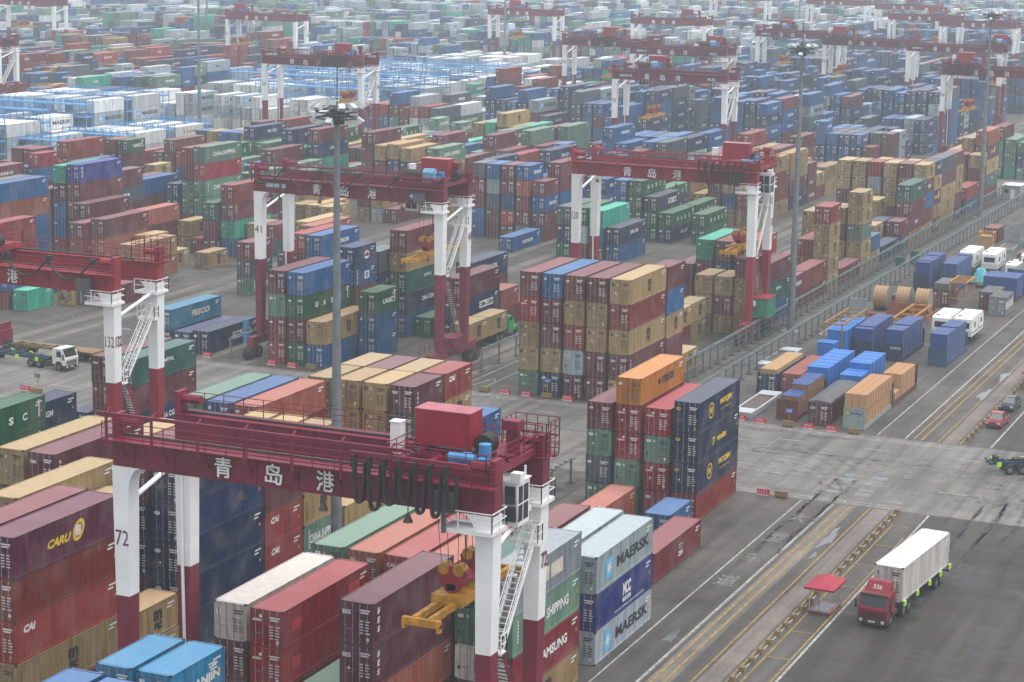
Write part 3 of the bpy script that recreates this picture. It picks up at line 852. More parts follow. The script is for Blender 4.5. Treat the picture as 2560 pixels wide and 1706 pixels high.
# ---- which ones the camera sees
RX = np.array([[r[0], r[1], r[2], L_of(r[3]), 2.896 if r[5] else 2.591] for r in REC])
camP = np.array([0, 0, H0]); R2 = np.array(_r2); U2 = np.array(_u2); FW = np.array(_f)
def project(P):
    d = P-camP; z = d@FW; return np.stack([1280+FPX*(d@R2)/z, 853-FPX*(d@U2)/z], -1), z
cen = RX[:, :3]+np.array([0, 0, 1.3]); uv, zz = project(cen)
infr = (uv[:, 0] > -260) & (uv[:, 0] < 2820) & (uv[:, 1] > -260) & (uv[:, 1] < 2000)
REC = [r for r, k_ in zip(REC, infr) if k_]; RX = RX[infr]; zz = zz[infr]
lo = np.stack([RX[:, 0]-W/2, RX[:, 1]-RX[:, 3]/2, RX[:, 2]], 1); hi = np.stack([RX[:, 0]+W/2, RX[:, 1]+RX[:, 3]/2, RX[:, 2]+RX[:, 4]], 1)
near = np.where(zz < 480)[0]
g3 = (.15, .5, .85); score = np.zeros(len(REC))
for i in near:
    a, b_ = lo[i], hi[i]; S_ = []; wt = []
    for u in g3:
        for v in g3:
            S_.append((a[0]+u*(b_[0]-a[0]), a[1]-.03, a[2]+v*(b_[2]-a[2]))); wt.append(0)
            S_.append((b_[0]+.03, a[1]+u*(b_[1]-a[1]), a[2]+v*(b_[2]-a[2]))); wt.append(1)
            S_.append((a[0]+u*(b_[0]-a[0]), a[1]+v*(b_[1]-a[1]), b_[2]+.03)); wt.append(2)
    S_ = np.array(S_); wt = np.array(wt); uvp, _ = project(S_); inn = (uvp[:, 0] > 0) & (uvp[:, 0] < 2560) & (uvp[:, 1] > 0) & (uvp[:, 1] < 1706)
    cx, cy = (a[0]+b_[0])/2, (a[1]+b_[1])/2; n2 = near[(lo[near, 1] < b_[1]+.1) & (np.abs(lo[near, 0]*cy-cx*lo[near, 1])/math.hypot(cx, cy) < 22) & (np.hypot(lo[near, 0]-cx, lo[near, 1]-cy) < 110)]
    n2 = n2[n2 != i]; D = camP-S_; A = (lo[n2][None]-S_[:, None])/D[:, None]; B = (hi[n2][None]-S_[:, None])/D[:, None]
    t0 = np.minimum(A, B).max(2); t1 = np.maximum(A, B).min(2); hit = ((t0 < t1) & (t1 > 0.0005)).any(1)
    dist = np.linalg.norm(D, axis=1).mean(); L = RX[i, 3]
    area = np.array([W*RX[i, 4]*.9, L*RX[i, 4]*.35, W*L*.2])/dist**2
    score[i] = (area[wt]*((~hit) & inn)).sum()/9*FPX**2
order = [i for i in np.argsort(-score) if score[i] > 0][:292]
IND = set(order)
# ---- individual labels
LVL = ['top of stack', 'second from top', 'third from top', 'fourth from top', 'fifth from top']
ORD = ['first', 'second', 'third', 'fourth', 'fifth', 'sixth', 'seventh', 'eighth', 'ninth', 'tenth', 'eleventh', 'twelfth', 'thirteenth', 'fourteenth', 'fifteenth', 'sixteenth', 'seventeenth', 'eighteenth', 'nineteenth', 'twentieth', 'far twenty-first', 'far twenty-second', 'farther', 'farthest', 'most distant', 'last']
def zone(k, y):
    s = y < 200
    return {('a', True): 'under foreground crane', ('b', True): 'left of foreground crane', ('c', True): 'by crane 132', ('b', False): 'beside middle fence', ('c', False): 'around crane 41',
            ('d', False): 'behind crane 41', ('e', False): 'in left yard', ('f', False): 'in far left yard', ('g', False): 'below blue racks'}.get((k, s), 'in distant yard')
bays = {}
for i in order:
    k, r, y = REC[i][7]; bays.setdefault(zone(k, y), set()).add(round(lo[i, 1]/3.1))
bays = {z_: {v: j for j, v in enumerate(sorted(s_))} for z_, s_ in bays.items()}
used = {}
LW = {'msc': 'black-lettered', 'tex': '', 'cai': 'white-lettered', 'cma': '', 'cmab': 'white-boarded', 'wooj': 'yellow-lettered', 'vcoin': 'yellow-lettered', 'maersk': 'star-marked', 'china': 'white-lettered', 'uasc': 'white-lettered', 'namsung': 'white-lettered', 'mstar': 'black-lettered', 'caru': 'yellow-lettered', 'patch': 'patched', 'patchr': 'red-patched', 'sinokor': 'white-lettered'}
for i in order:
    x, y, z, n, code, hc, lev, info, hand, nlev = REC[i]; zn = zone(info[0], info[2]); row = ORD[max(0, info[1] if info[1] >= 0 else 0)]; by_ = ORD[min(len(ORD)-1, bays[zn][round(lo[i, 1]/3.1)])]
    lw = LW.get(LIV[code][2] or '', '')
    lab = f"{'short ' if n == 20 else ''}{lw+' ' if lw else ''}{LIV[code][1]} container, {LVL[lev]}, {row} row, {by_} bay, {zn}"
    while lab in used: lab = lab.replace(' container', ' freight container', 1) if 'freight' not in lab else lab.replace('freight', 'weathered freight', 1)
    used[lab] = 1; r = container(x, y, z, n, code, hc, lab)
# ---- everything else as one mass of boxes
class Stuff:
    def __init__(s): s.v = []; s.c = []; s.uv = []; s.tv = []; s.tf = []; s.tc = []
    def q(s, a, b, c, d, col, uv): s.v.append((a, b, c, d)); s.c.append(col); s.uv.append(uv)
S = Stuff(); NP = ((-1, -1),)*4
for i, rec in enumerate(REC):
    if i in IND: continue
    x, y, z, n, code, hc, lev, info, hand, nlev = rec; (ax, ay, az), (bx, by2, bz) = lo[i], hi[i]; d = zz[i]
    if d > 900 and lev > 2: continue
    R = random.Random(i); v = R.uniform(.58, .98); col = tuple(min(.9, c*v) for c in LIV[code][0]); bz -= .06; L = by2-ay
    S.q((ax, ay, az), (bx, ay, az), (bx, ay, bz), (ax, ay, bz), col, ((0, 0), (1, 0), (1, 1), (0, 1)) if d < 800 else NP)
    S.q((bx, ay, az), (bx, by2, az), (bx, by2, bz), (bx, ay, bz), col, ((-1, 0), (-1, L), (-1, L), (-1, 0)) if d < 420 else NP)
    S.q((ax, ay, bz), (bx, ay, bz), (bx, by2, bz), (ax, by2, bz), col, NP)
    if d < 600: S.q((ax, by2, az), (ax, ay, az), (ax, ay, bz), (ax, by2, bz), col, NP); S.q((bx, by2, az), (ax, by2, az), (ax, by2, bz), (bx, by2, bz), col, NP)
    if d < 560 and LIV[code][2]:
        mb = marks_mesh(code, n, hc, 0)[0]; mc = [m_.node_tree and m_ for m_ in MARKS]
        k = len(S.tv); S.tv += [(p[0]+x+.01, p[1]+y, p[2]+az) for p in mb.v if True]
        for f_, mi in zip(mb.f, mb.m): S.tf.append((tuple(k+q for q in f_), mi))
    elif d < 1000:
        # unreadable lettering at this range: a row of small pale strokes
        lc = (.02, .02, .02) if code in 'mM' else ((.5, .05, .05) if code == 'y' else (.65, .65, .65))
        if R.random() < (.75 if LIV[code][2] else .2):
            yc = (ay+by2)/2-1.6; zc = (az+bz)/2-.3
            for j in range(R.choice((3, 5, 6))): S.q((bx+.03, yc+j*.75, zc), (bx+.03, yc+j*.75+.5, zc), (bx+.03, yc+j*.75+.5, zc+.6), (bx+.03, yc+j*.75, zc+.6), lc, NP)
        if R.random() < .6: S.q((ax+.25, ay-.03, bz-.75), (ax+.75, ay-.03, bz-.75), (ax+.75, ay-.03, bz-.5), (ax+.25, ay-.03, bz-.5), (.55, .55, .55), NP)
V = np.array(S.v, dtype=np.float32).reshape(-1, 3); nq = len(S.v); me = bpy.data.meshes.new('container_mass')
me.vertices.add(nq*4); me.vertices.foreach_set('co', V.ravel()); me.loops.add(nq*4); me.loops.foreach_set('vertex_index', np.arange(nq*4, dtype=np.int32))
me.polygons.add(nq); me.polygons.foreach_set('loop_start', np.arange(0, nq*4, 4, dtype=np.int32)); me.polygons.foreach_set('loop_total', np.full(nq, 4, dtype=np.int32))
me.update(); ca = me.color_attributes.new('col', 'FLOAT_COLOR', 'CORNER'); cc = np.ones((nq, 4, 4), dtype=np.float32); cc[:, :, :3] = np.array(S.c, dtype=np.float32)[:, None, :]; ca.data.foreach_set('color', cc.ravel())
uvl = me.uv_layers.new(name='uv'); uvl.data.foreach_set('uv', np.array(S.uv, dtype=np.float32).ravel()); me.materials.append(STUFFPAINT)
for m_ in MARKS: me.materials.append(m_)
far = link('distant_container_stacks', me); kind(far, 'stuff'); tag(far, 'sea of stacked containers filling the yard into the haze', 'containers')
tm = bpy.data.meshes.new('far_lettering'); tm.from_pydata(S.tv, [], [f_ for f_, _ in S.tf])
for m_ in MARKS: tm.materials.append(m_)
tm.polygons.foreach_set('material_index', [m_ for _, m_ in S.tf])
lt = link('lettering', tm, far); kind(lt, 'stuff')
print('containers', len(REC), 'individual', len(IND), 'quads', nq, 'text', len(S.tf))

# ================================================================== GANTRY CRANES
ZG = 20.8
def crane(xl, y0, number, label, xt, detail=2, zsp=14.6, side='R', capac=False, red=None, zc=12.4, w=26.0, fest=True, sp=True, yl=7.1, cabR=True):
    """rubber-tyred gantry; xl outer left edge, y0 front face, xt trolley centre"""
    t = thing('gantry_crane', label, 'gantry crane', (xl, y0, 0), 0, 'gantry cranes over the stacks'); red = red or CR
    lw = 1.18; yb = yl; cy = (yb+1.3)/2
    gt = ZG+1.78   # girder top
    # legs
    for ix, (xa, sg) in enumerate(((0, 1), (w-lw, -1))):
        for iy, ya in enumerate((0, yb)):
            b = MB(); top = [(xa-.0, ya), (xa+lw, ya), (xa+lw, ya+1.2), (xa, ya+1.2)]
            def ring_(z, sh):
                o = sh*.22; return [(xa+o*(1 if sg > 0 else 1)*(1 if sg > 0 else 1), ya+.1*sh, z), (xa+lw-o, ya+.1*sh, z), (xa+lw-o, ya+1.2-.1*sh, z), (xa+o, ya+1.2-.1*sh, z)]
            b.hexa(ring_(1.9, 1), ring_(zc, .45), 1); b.hexa(ring_(zc, .45), ring_(ZG, 0), 0)
            # haunch under the girder, on the inner side
            xi = xa+lw if sg > 0 else xa; pts = []
            for j in range(6):
                a = PI/2*j/5; pts.append((xi+sg*(.9-.9*math.cos(a))*1.0, ZG-1.4+1.4*math.sin(a)))
            poly = [(xi-sg*.02, ZG-1.4)]+pts+[(xi-sg*.02, ZG)]
            if detail: b.prism(poly, ya+.03, ya+1.17, 1, 0)
            leg = b.obj('leg', [CW, red], t)
            if number and ((iy == 0 and ix == 0) or (iy == 1 and ix == 1) or (iy == 0 and ix == 1 and number == '132')) and not (iy == 1 and number == '132'):
                n = MB(); 
                if ix == 0 or number == '132': letter(n, number, (xa+.16, ya-.0, zc+3.3), (1, 0, 0), (0, 0, 1), .95, 1.0, bold=-.0)
                if ix == 1: letter(n, number, (xa+lw+.012, ya+.2, zc+3.3), (0, 1, 0), (0, 0, 1), .9, 1.0)
                n.obj('leg_number', flat('number_maroon', (.16, .015, .03), .6), leg)
    # girders with rails on top
    for ya, yw in ((0, -1), (yb, 1)):
        b = MB(); b.prism([(0, ZG+.35), (.0, gt), (w, gt), (w, ZG+.35), (w-3.2, ZG), (3.2, ZG)] if False else [(0, ZG), (0, gt), (w, gt), (w, ZG)], ya+.12, ya+1.18, 1, 0)
        b.box(.05, w-.05, ya+.02, ya+1.28, gt, gt+.06, 0); b.box(.05, w-.05, ya+.06, ya+1.24, ZG-.05, ZG, 0)
        for j in range(9): b.box(1.5+j*2.9, 1.58+j*2.9, ya+.05, ya+1.25, ZG+.03, gt-.03, 0)
        b.box(.3, w-.3, ya+.55, ya+.75, gt+.06, gt+.2, 1)
        for xe, s_ in ((0, 1), (w, -1)):   # end plates and buffers
            b.box(min(xe, xe+s_*.35), max(xe, xe+s_*.35), ya+.1, ya+1.2, gt+.06, gt+1.5, 0); b.cyl((xe+s_*.35, ya+.65, gt+1.0), (xe+s_*1.7, ya+.65, gt+1.0), .3, 8, 0)
        g = b.obj('girder', [red, M_DARK], t)
        if detail:
            # walkway bracketed to the outer face
            b = MB(); yo = ya-.6 if yw < 0 else ya+1.28; b.box(-.3, w+.3, yo, yo+.6, gt-.07, gt, 0)
            ye = yo if yw < 0 else yo+.6
            b.rail([(-.3, ye, gt), (w+.3, ye, gt)], 1.15, 0, .028, 1.5, 2)
            for j in range(9): b.bar((1+j*3, ye, gt-.05), (1+j*3, ya+.1 if yw < 0 else ya+1.2, gt-1.2), .07, m=0)
            b.obj('walkway', [red], t)
    # end ties between the girders, portal pipes between the leg pairs
    b = MB()
    for xa in (lw*.5, w-lw*.5): b.cyl((xa, 1.2, ZG-2.4), (xa, yb+.2, ZG-.9), .16, 8)
    b.obj('brace_pipe', CW, t)
    b = MB(); b.tube([(lw*.5, yb-.12, ZG-.9), (lw*.5, yb-.12, zc+.5), (lw*.5+.1, yb-.1, 6), (lw*.5, yb-.15, 2.4)], .11, 8)
    if detail: b.obj('conduit_pipe', CW, t)
    # sill beams, bogies and tyres
    for xa in (.25, w-1.1):
        b = MB(); b.box(xa, xa+.85, -2.2, yb+3.5, 1.75, 2.75, 0); b.box(xa+.1, xa+.75, -2.6, -.9, .9, 1.75, 0); b.box(xa+.1, xa+.75, yb+2.2, yb+3.9, .9, 1.75, 0)
        sb = b.obj('sill_beam', [red], t)
        if detail:
            for yw_ in (-2.5, -.7, yb+2.0, yb+3.8): wb = MB(); wb.cyl((xa-.05, yw_, .78), (xa+.9, yw_, .78), .78, 18); wb.cyl((xa-.08, yw_, .78), (xa+.93, yw_, .78), .34, 10, 1); wb.obj('wheel', [RUB, red], sb)
            b = MB(); b.box(xa-.7, xa+1.5, yb-4.6, yb-1.2, 2.75, 4.2, 0); b.rail([(xa-.9, -2, 2.75), (xa-.9, yb-5, 2.75)], 1.1, 0, .03)
            b.obj('sill_platform', [red], sb)
    b = MB(); b.cyl((w*0-.25, -1.6, 3.6), (-.25, -1.6, 4.9), .38, 10); b.cyl((-.25, -1.6, 1.9), (-.25, -1.6, 3.2), .38, 10)
    if detail: b.obj('travel_motor', MOT, t)
    # engine house on the sill (outer side)
    sx = (w-1.5) if side == 'R' else -1.3
    b = MB(); b.box(sx+.2, sx+3.0, 2.0, 5.8, 3.0, 5.6, 0); b.box(sx+.1, sx+3.1, 1.9, 5.9, 5.6, 5.72, 1)
    for j in range(7): b.box(sx+3.0, sx+3.03, 2.3+j*.5, 2.55+j*.5, 3.3, 5.3, 0)
    if number == '120': b.obj('engine_house', [GRNC, red], t); ac = MB(); ac.box(sx+.3, sx+1.4, 1.55, 2.0, 4.6, 5.3); ac.obj('air_conditioner', CW, t)
    # stairs on the right legs, landings
    if detail:
        xs = w-lw-.2
        b = MB()
        def flight(p, q, wd, m):
            p = Vector(p); q = Vector(q); n = max(4, int(abs(q.z-p.z)/.28))
            for s_ in (-wd/2, wd/2): b.bar(p+Vector((s_, 0, 0)), q+Vector((s_, 0, 0)), .06, .22, m); b.bar(p+Vector((s_, 0, 1.0)), q+Vector((s_, 0, 1.0)), .05, m=m); b.bar(p+Vector((s_, 0, .5)), q+Vector((s_, 0, .5)), .035, m=m)
            for i in range(n): c = p.lerp(q, (i+.5)/n); b.box(c.x-wd/2, c.x+wd/2, c.y-.12, c.y+.12, c.z-.015, c.z+.015, 2)
            for i in range(0, n+1, 4):
                c = p.lerp(q, i/n)
                for s_ in (-wd/2, wd/2): b.bar(c+Vector((s_, 0, 0)), c+Vector((s_, 0, 1)), .04, m=m)
        xx = w-lw*.5
        flight((xx, yb-.3, 3.0), (xx, 2.0, zc-.3), .8, 1); flight((xx, 2.0, zc-.3), (xx, yb-.5, 17.6), .8, 0)
        b.box(xx-.6, xx+.6, 1.25, 2.1, zc-.35, zc-.25, 0); b.rail([(xx-.6, 2.1, zc-.25), (xx+.6, 2.1, zc-.25), (xx+.6, 1.3, zc-.25)], 1.1, 0, .035, 1.0)
        b.obj('stairs', [CW, red, flat('step_grey', (.4, .41, .4), .6)], t)
        b = MB()
        for (xa_, xb_, ya_, yb_, z_) in ((w-lw-1.0, w+.2, yb-.5, yb+1.6, 20.0), (w-lw-1.9, w+.15, -.6, 1.5, 20.0), (w-lw-.6, w+.1, yb-.7, yb+.0, 17.6)):
            b = MB(); b.box(xa_, xb_, ya_, yb_, z_-.25, z_, 0); b.rail([(xa_, ya_, z_), (xb_, ya_, z_), (xb_, yb_, z_), (xa_, yb_, z_)], 1.1, 0, .035, 1.1); b.obj('landing', [CW], t)
        b = MB(); x_ = w-.75
        for s_ in (-.25, .25): b.bar((x_+s_, yb-.28, 17.6), (x_+s_, yb-.28, 21), .05)
        for j in range(11): b.bar((x_-.25, yb-.28, 17.7+j*.3), (x_+.25, yb-.28, 17.7+j*.3), .04)
        for j in range(4): b.bar((x_-.35, yb-.9, 18.2+j*.7), (x_+.35, yb-.9, 18.2+j*.7), .04); b.bar((x_-.35, yb-.9, 18.2+j*.7), (x_-.35, yb-.28, 18.2+j*.7), .04); b.bar((x_+.35, yb-.9, 18.2+j*.7), (x_+.35, yb-.28, 18.2+j*.7), .04)
        b.obj('ladder', [CW], t)
        # railed cage on the right end of the rear girder
        b = MB()
        for z_ in (gt+.1,): b.box(w-2.6, w+.3, yb-.2, yb+1.9, z_, z_+.06); b.rail([(w-2.6, yb-.2, z_), (w+.3, yb-.2, z_), (w+.3, yb+1.9, z_), (w-2.6, yb+1.9, z_), (w-2.6, yb-.2, z_)], 2.2, 0, .03, .8, 3)
        b.obj('guard_cage', [red], t)
    # lettering on the front girder
    b = MB(); gh = ZG+.12
    for j, ch in enumerate('青岛港'): letter(b, ch, (w*(.285+.135*j) if number != '41' else w*(.32+.145*j), .005, gh+.05), (1, 0, 0), (0, 0, 1), 1.15, 1.25, bold=.03)
    b.obj('girder_lettering', [CW], t)
    if capac:
        b = MB(); b.quad((w-4.6, .0, gh+.25), (w-2.5, .0, gh+.25), (w-2.5, .0, gh+1.25), (w-4.6, .0, gh+1.25), 0); letter(b, '40.5t', (w-4.45, -.01, gh+.42), (1, 0, 0), (0, 0, 1), 1.8, .62, 1, bold=.02)
        b.quad((1.7, .0, gh+.4), (4.6, .0, gh+.4), (4.6, .0, gh+1.15), (1.7, .0, gh+1.15), 0); letter(b, '青岛港口机械厂制造', (1.8, -.01, gh+.52), (1, 0, 0), (0, 0, 1), 2.7, .5, 1)
        b.obj('capacity_sign', [flat('sign_blue', (.04, .09, .26), .5), CW], t)
    # flood lamps hung under the front girder
    for j in range(4):
        b = MB(); x_ = 3.9+5.6*j; b.bar((x_, -.4, ZG+1.4), (x_, -.4, ZG-.35), .05); b.cyl((x_, -.4, ZG-.35), (x_, -.4, ZG-.85), .08, 8, 0, .32); 
        if detail: b.obj('flood_lamp', [flat('lamp_dark', (.07, .045, .045), .5)], t)
    # trolley (x relative)
    xt -= xl; z = gt+.2; xa, xb = xt-3.2, xt+3.2
    b = MB()
    for yy in (.3, yb+.2): b.box(xa, xb, yy, yy+.7, z, z+.55)
    for xx in (xa, xa+1.9, xb-2.1, xb-.3): b.box(xx, xx+.35, .9, yb+.4, z+.05, z+.5)
    b.box(xa, xb, 3.1, 3.5, z, z+.5)
    b.box(xa+.2, xb-.2, 4.2, yb+.2, z+.5, z+.6)
    b.rail([(xa, -.1, z+.5), (xb, -.1, z+.5), (xb, yb+1.1, z+.5), (xa, yb+1.1, z+.5), (xa, -.1, z+.5)], 1.15, 0, .03, 1.3, 2)
    for xx in (xa+.6, xb-.6):
        for yy in (.65, yb+.65): b.cyl((xx, yy-.1, z+.12), (xx, yy+.1, z+.12), .3, 12)
    b.box(xb-.9, xb-.2, 4.9, 5.3, z+.5, z+2.2); b.box(xb-1.1, xb-.1, 4.7, 5.5, z+2.0, z+2.6)
    tr = b.obj('trolley', [red], t)
    hx = xt-3.0 if cabR else xt-1.2
    b = MB(); b.box(hx, hx+3.6, 3.3, 5.1, z+.95, z+3.05, 0); b.box(hx-.04, hx+3.64, 3.26, 5.14, z+3.05, z+3.11, 1)
    for j in range(12): b.box(hx+3.15, hx+3.45, 3.27, 3.3, z+1.15+j*.14, z+1.21+j*.14, 0)
    for xx in (hx+.3, hx+3.3):
        for yy in (3.4, 4.8): b.box(xx, xx+.25, yy, yy+.25, z+.5, z+.95)
    b.obj('machinery_house', [CH, flat('house_roof_sky_tint', (.42, .10, .13), .4)], tr)  # roof: house red with the pinkish sky reflection painted into its colour
    b = MB(); b.cyl((hx+4.2, 3.9, z+1.15), (hx+4.2, 4.9, z+1.15), .62, 18); b.obj('cable_drum', [CBL], tr)
    b = MB(); b.cyl((xt+.3, 1.2, z+.95), (xt+1.9, 1.2, z+.95), .34, 10); b.box(xt+.4, xt+1.0, .9, 2.9, z+.6, z+.9); b.cyl((xt+2.1, 2.2, z+.8), (xt+2.1, 2.2, z+1.7), .38, 10); b.box(xt+2.3, xt+2.9, .6, 1.0, z+.6, z+1.2); b.obj('hoist_motor', [MOT], tr)
    if capac:
        b = MB(); b.cyl((xt-2.8, 1.6, z+1.2), (xt+.1, 1.6, z+1.2), .7, 14, 0); b.obj('hoist_drum', [CBL], tr); b = MB(); b.prism([(1.0, z+.5), (2.3, z+.5), (2.3, z+1.7), (1.9, z+2.1), (1.3, z+2.1), (1.0, z+1.7)], xt+.15, xt+1.5, 0, 0); b.obj('gearbox', [flat('gearbox_blue', (.16, .40, .62), .45)], tr)
    b = MB(); b.box(hx-1.0, hx-.35, 2.0, 2.7, z+.5, z+2.4); b.box(hx-1.05, hx-.3, 1.95, 2.75, z+2.4, z+2.46)
    b.obj('switch_cabinet', [CW], tr)
    # driver's cab under the trolley
    cx = (xt+2.0 if cabR else xt-3.4); b = MB(); c0, c1, c2, c3 = cx, cx+1.7, 3.3, 5.2
    b.hexa([(c0, c2+.3, ZG-1.5), (c1, c2+.3, ZG-1.5), (c1, c3, ZG-1.5), (c0, c3, ZG-1.5)], [(c0, c2, ZG+1.2), (c1, c2, ZG+1.2), (c1, c3, ZG+1.2), (c0, c3, ZG+1.2)], 0)
    b.box(c0-.08, c1+.08, c2-.08, c3+.08, ZG+1.2, ZG+1.28, 0)
    for xx in (c0+.1, c1-.2): b.box(xx, xx+.1, c3-.4, c3-.3, ZG+1.28, z, 0)
    if detail:
        for (u0, u1) in ((.12, .78), (.92, 1.58)):
            for (q0, q1) in ((-1.2, -.25), (-.12, 1.0)): b.box(c0+u0, c0+u1, c2+.02-.05+(.3*(1.2-q1)/2.7), c2+.32, ZG+q0, ZG+q1, 1)
        for (u0, u1) in ((.25, .85), (1.0, 1.7)):
            for (q0, q1) in ((-1.2, -.2), (-.08, .95)): b.box(c1-.01, c1+.02, c2+u0, c2+u1, ZG+q0, ZG+q1, 1)
        b.box(c1-.4, c1+.25, c2-.1, c2+.5, ZG+1.28, ZG+1.85, 0)
    b.obj('driver_cab', [CW, GLS], tr)
    # festoon beam and hanging cable loops in front
    if fest and detail:
        b = MB(); b.box(-.2, xt-1.0, -1.35, -1.2, gt+1.75, gt+1.95, 0)
        for j in range(8):
            x_ = .4+j*3.25
            if x_ < xt-1: b.box(x_, x_+.14, -1.3, -1.16, gt-.35, gt+1.9, 0); b.bar((x_+.07, -1.25, gt+1.85), (x_+.07, -.75, gt+2.1), .1)
        b.box(xt-4.9, xt+2.6, -1.35, -1.15, gt+1.25, gt+1.5, 0); b.obj('festoon_beam', [red], t)
        b = MB()
        if fest >= 2: # stretched along the girder
            for j in range(4):
                xa_ = xt-2-j*5.2 if fest == 2 else w-1.2-j*4.6
                for s_ in (0, .14): b.tube([(xa_-5.2*u/8, -1.45-s_, gt+1.4-1.9*math.sin(PI*u/8)-.1*s_) for u in range(9)], .07, 6)
                b.box(xa_-.25, xa_+.25, -1.6, -1.2, gt+1.0, gt+1.5)
        else:
            for j in range(7):
                xa_ = xt-4.6+j*.98; dz = 2.35+.35*math.sin(j*1.7)
                for s_ in (-.08, .06, .2):
                    pts = []
                    for u in range(11):
                        a = PI*u/10; pts.append((xa_+.42-.36*math.cos(a)*(1+.1*math.sin(j)), -1.5-s_, gt+.9-dz*min(1, 1.15*math.sin(a))))
                    b.tube(pts, .075, 6)
                b.box(xa_-.12, xa_+.12, -1.65, -1.25, gt+.6, gt+1.3)
        b.obj('festoon_cable', [CBL], t)
        b = MB(); b.box(w-3.6, w-2.2, -.75, -.15, ZG+.1, ZG+1.3); b.tube([(w-2.9, -.6, ZG+.1), (w-2.9, -.6, ZG-1.1)], .16, 6); b.obj('junction_box', [flat('box_grey', (.11, .10, .11), .6)], t)
    # spreader
    if sp:
        sx = xt; sy = cy; b = MB(); zz = zsp-0.25; Ls = 6.1
        for s_ in (-.65, .35): b.box(sx+s_, sx+s_+.3, sy-Ls+.2, sy+Ls-.2, zz, zz+.42, 0)
        for s_ in (-1, 1):
            b.box(sx-1.22, sx+1.22, sy+s_*(Ls-.15)-.15, sy+s_*(Ls-.15)+.15, zz-.1, zz+.35, 0)
            for q in (-1.22, 1.0): b.box(sx+q, sx+q+.22, sy+s_*(Ls-.15)-.19, sy+s_*(Ls-.15)+.19, zz-.35, zz+.1, 0)
        b.box(sx-1.0, sx+1.0, sy-2.6, sy+2.6, zz+.1, zz+.75, 0)
        s = b.obj('spreader', [YEL], t)
        b = MB()
        for s_ in (-1, 1): b.prism([(sx-1.0, zz+2.1), (sx-.75, zz+1.3), (sx-.3, zz+.8), (sx+.3, zz+.8), (sx+.75, zz+1.3), (sx+1.0, zz+2.1), (sx+.6, zz+2.4), (sx-.6, zz+2.4)], sy+s_*1.7-.3, sy+s_*1.7+.3, 1, 0)
        b.box(sx-.3, sx+.3, sy-2.0, sy+2.0, zz+.9, zz+1.3, 0); b.obj('head_block', [CH], s)
        for s_ in (-1, 1):
            for q in (-.5, .5): b = MB(); b.cyl((sx+q, sy+s_*1.7-.34, zz+2.2), (sx+q, sy+s_*1.7+.34, zz+2.2), .36, 14); b.obj('sheave', [YEL], s)
        b = MB(); b.cyl((sx, sy, zz+1.3), (sx, sy, zz+1.75), .75, 14, 0, .35); b.obj('cable_basket', [CH], s)
        b = MB()
        for q in (-.5, .5):
            for s_ in (-1, 1): b.cyl((sx+q*1.5, sy+s_*1.7, zz+2.3), (sx+q*2.6, sy+s_*1.9, z+.1), .022, 5); b.cyl((sx+q*.6, sy+s_*1.7, zz+2.3), (sx+q*1.0, sy+s_*1.9, z+.1), .022, 5)
        b.cyl((sx, sy, zz+1.6), (sx+.1, sy, z+.1), .035, 5); b.obj('hoist_rope', [CBL], s)
    return t
crane(-73.9, 108.6, '72', 'nearest maroon gantry crane, numbered 72, with white legs and yellow spreader', -51.6, 2, 14.6)
crane(-134.0, 159.5, '132', 'red gantry crane at the left edge, numbered 132, with cables looped along it', -127, 2, 17, red=CR2, fest=3, zc=12.6, sp=False, cabR=False)
crane(-134.4, 229.3, '41', 'maroon gantry crane numbered 41 with a blue 40.5t sign behind the lamp mast', -111.8, 2, 14.2, fest=2, capac=True, zc=12.3, cabR=False)
crane(-107.3, 267.4, '120', 'red gantry crane numbered 120 astride the stacks beside the fence', -84.2, 2, 12.2, red=CR2, zc=11.4)
far_cr = [(-249.2, 429, '54', 'hazy gantry crane numbered 54 in front of the white reefer stacks', -229, 1, 13, False), (-165.3, 434, '59', 'hazy gantry crane numbered 59 with yellow spreader above blue stacks', -157, 1, 13, True),
          (-193, 519, None, 'hazy gantry crane with a 40.5t sign just behind the crane numbered 59', -172, 1, 14, True), (-221.5, 543, '78', 'hazy gantry crane numbered 78 beside the blue racks', -208, 1, 13, False),
          (-107, 493, '94', 'hazy gantry crane numbered 94 at the right edge behind the far mast', -101, 1, 13, False), (-163, 594, '95', 'hazy gantry crane numbered 95 over navy stacks at upper right', -158, 1, 13, False),
          (-136, 581, None, 'hazy gantry crane with its end against the far right lamp mast', -112, 1, 13, True), (-191.6, 623, None, 'hazy gantry crane behind the second mast head at upper right', -184, 1, 13, True),
          (-249.5, 671, None, 'faint gantry crane above mid-right stacks, third row back', -230, 0, 13, False), (-313, 697, None, 'faint gantry crane at upper centre beyond the tall grey mast', -303, 0, 13, False),
          (-352, 434, None, 'gantry crane cut off by the left edge with only its right end showing', -334, 1, 13, False), (-362.4, 601, '51', 'faint gantry crane at upper left between two thin masts', -358, 0, 13, False),
          (-480, 637, None, 'faint gantry crane at upper left corner over pale stacks', -470, 0, 13, False), (-187, 768, None, 'faint gantry crane near the upper right corner, lower of two', -170, 0, 13, False),
          (-160, 730, None, 'faint gantry crane at the upper right edge, closest to the road', -140, 0, 13, False), (-251, 886, None, 'very faint gantry crane in the haze at the top right', -240, 0, 13, False),
          (-300, 905, None, 'very faint gantry crane in the haze at the top, right of centre', -290, 0, 13, False), (-215, 860, None, 'very faint gantry crane in the haze at the far right top', -200, 0, 13, False)]
for (x, y, n, l, xt, d, zs, cp) in far_cr: crane(x, y, n, l, xt, d, zs, capac=cp, fest=(1 if d and not cp else 0), sp=True, cabR=not cp)

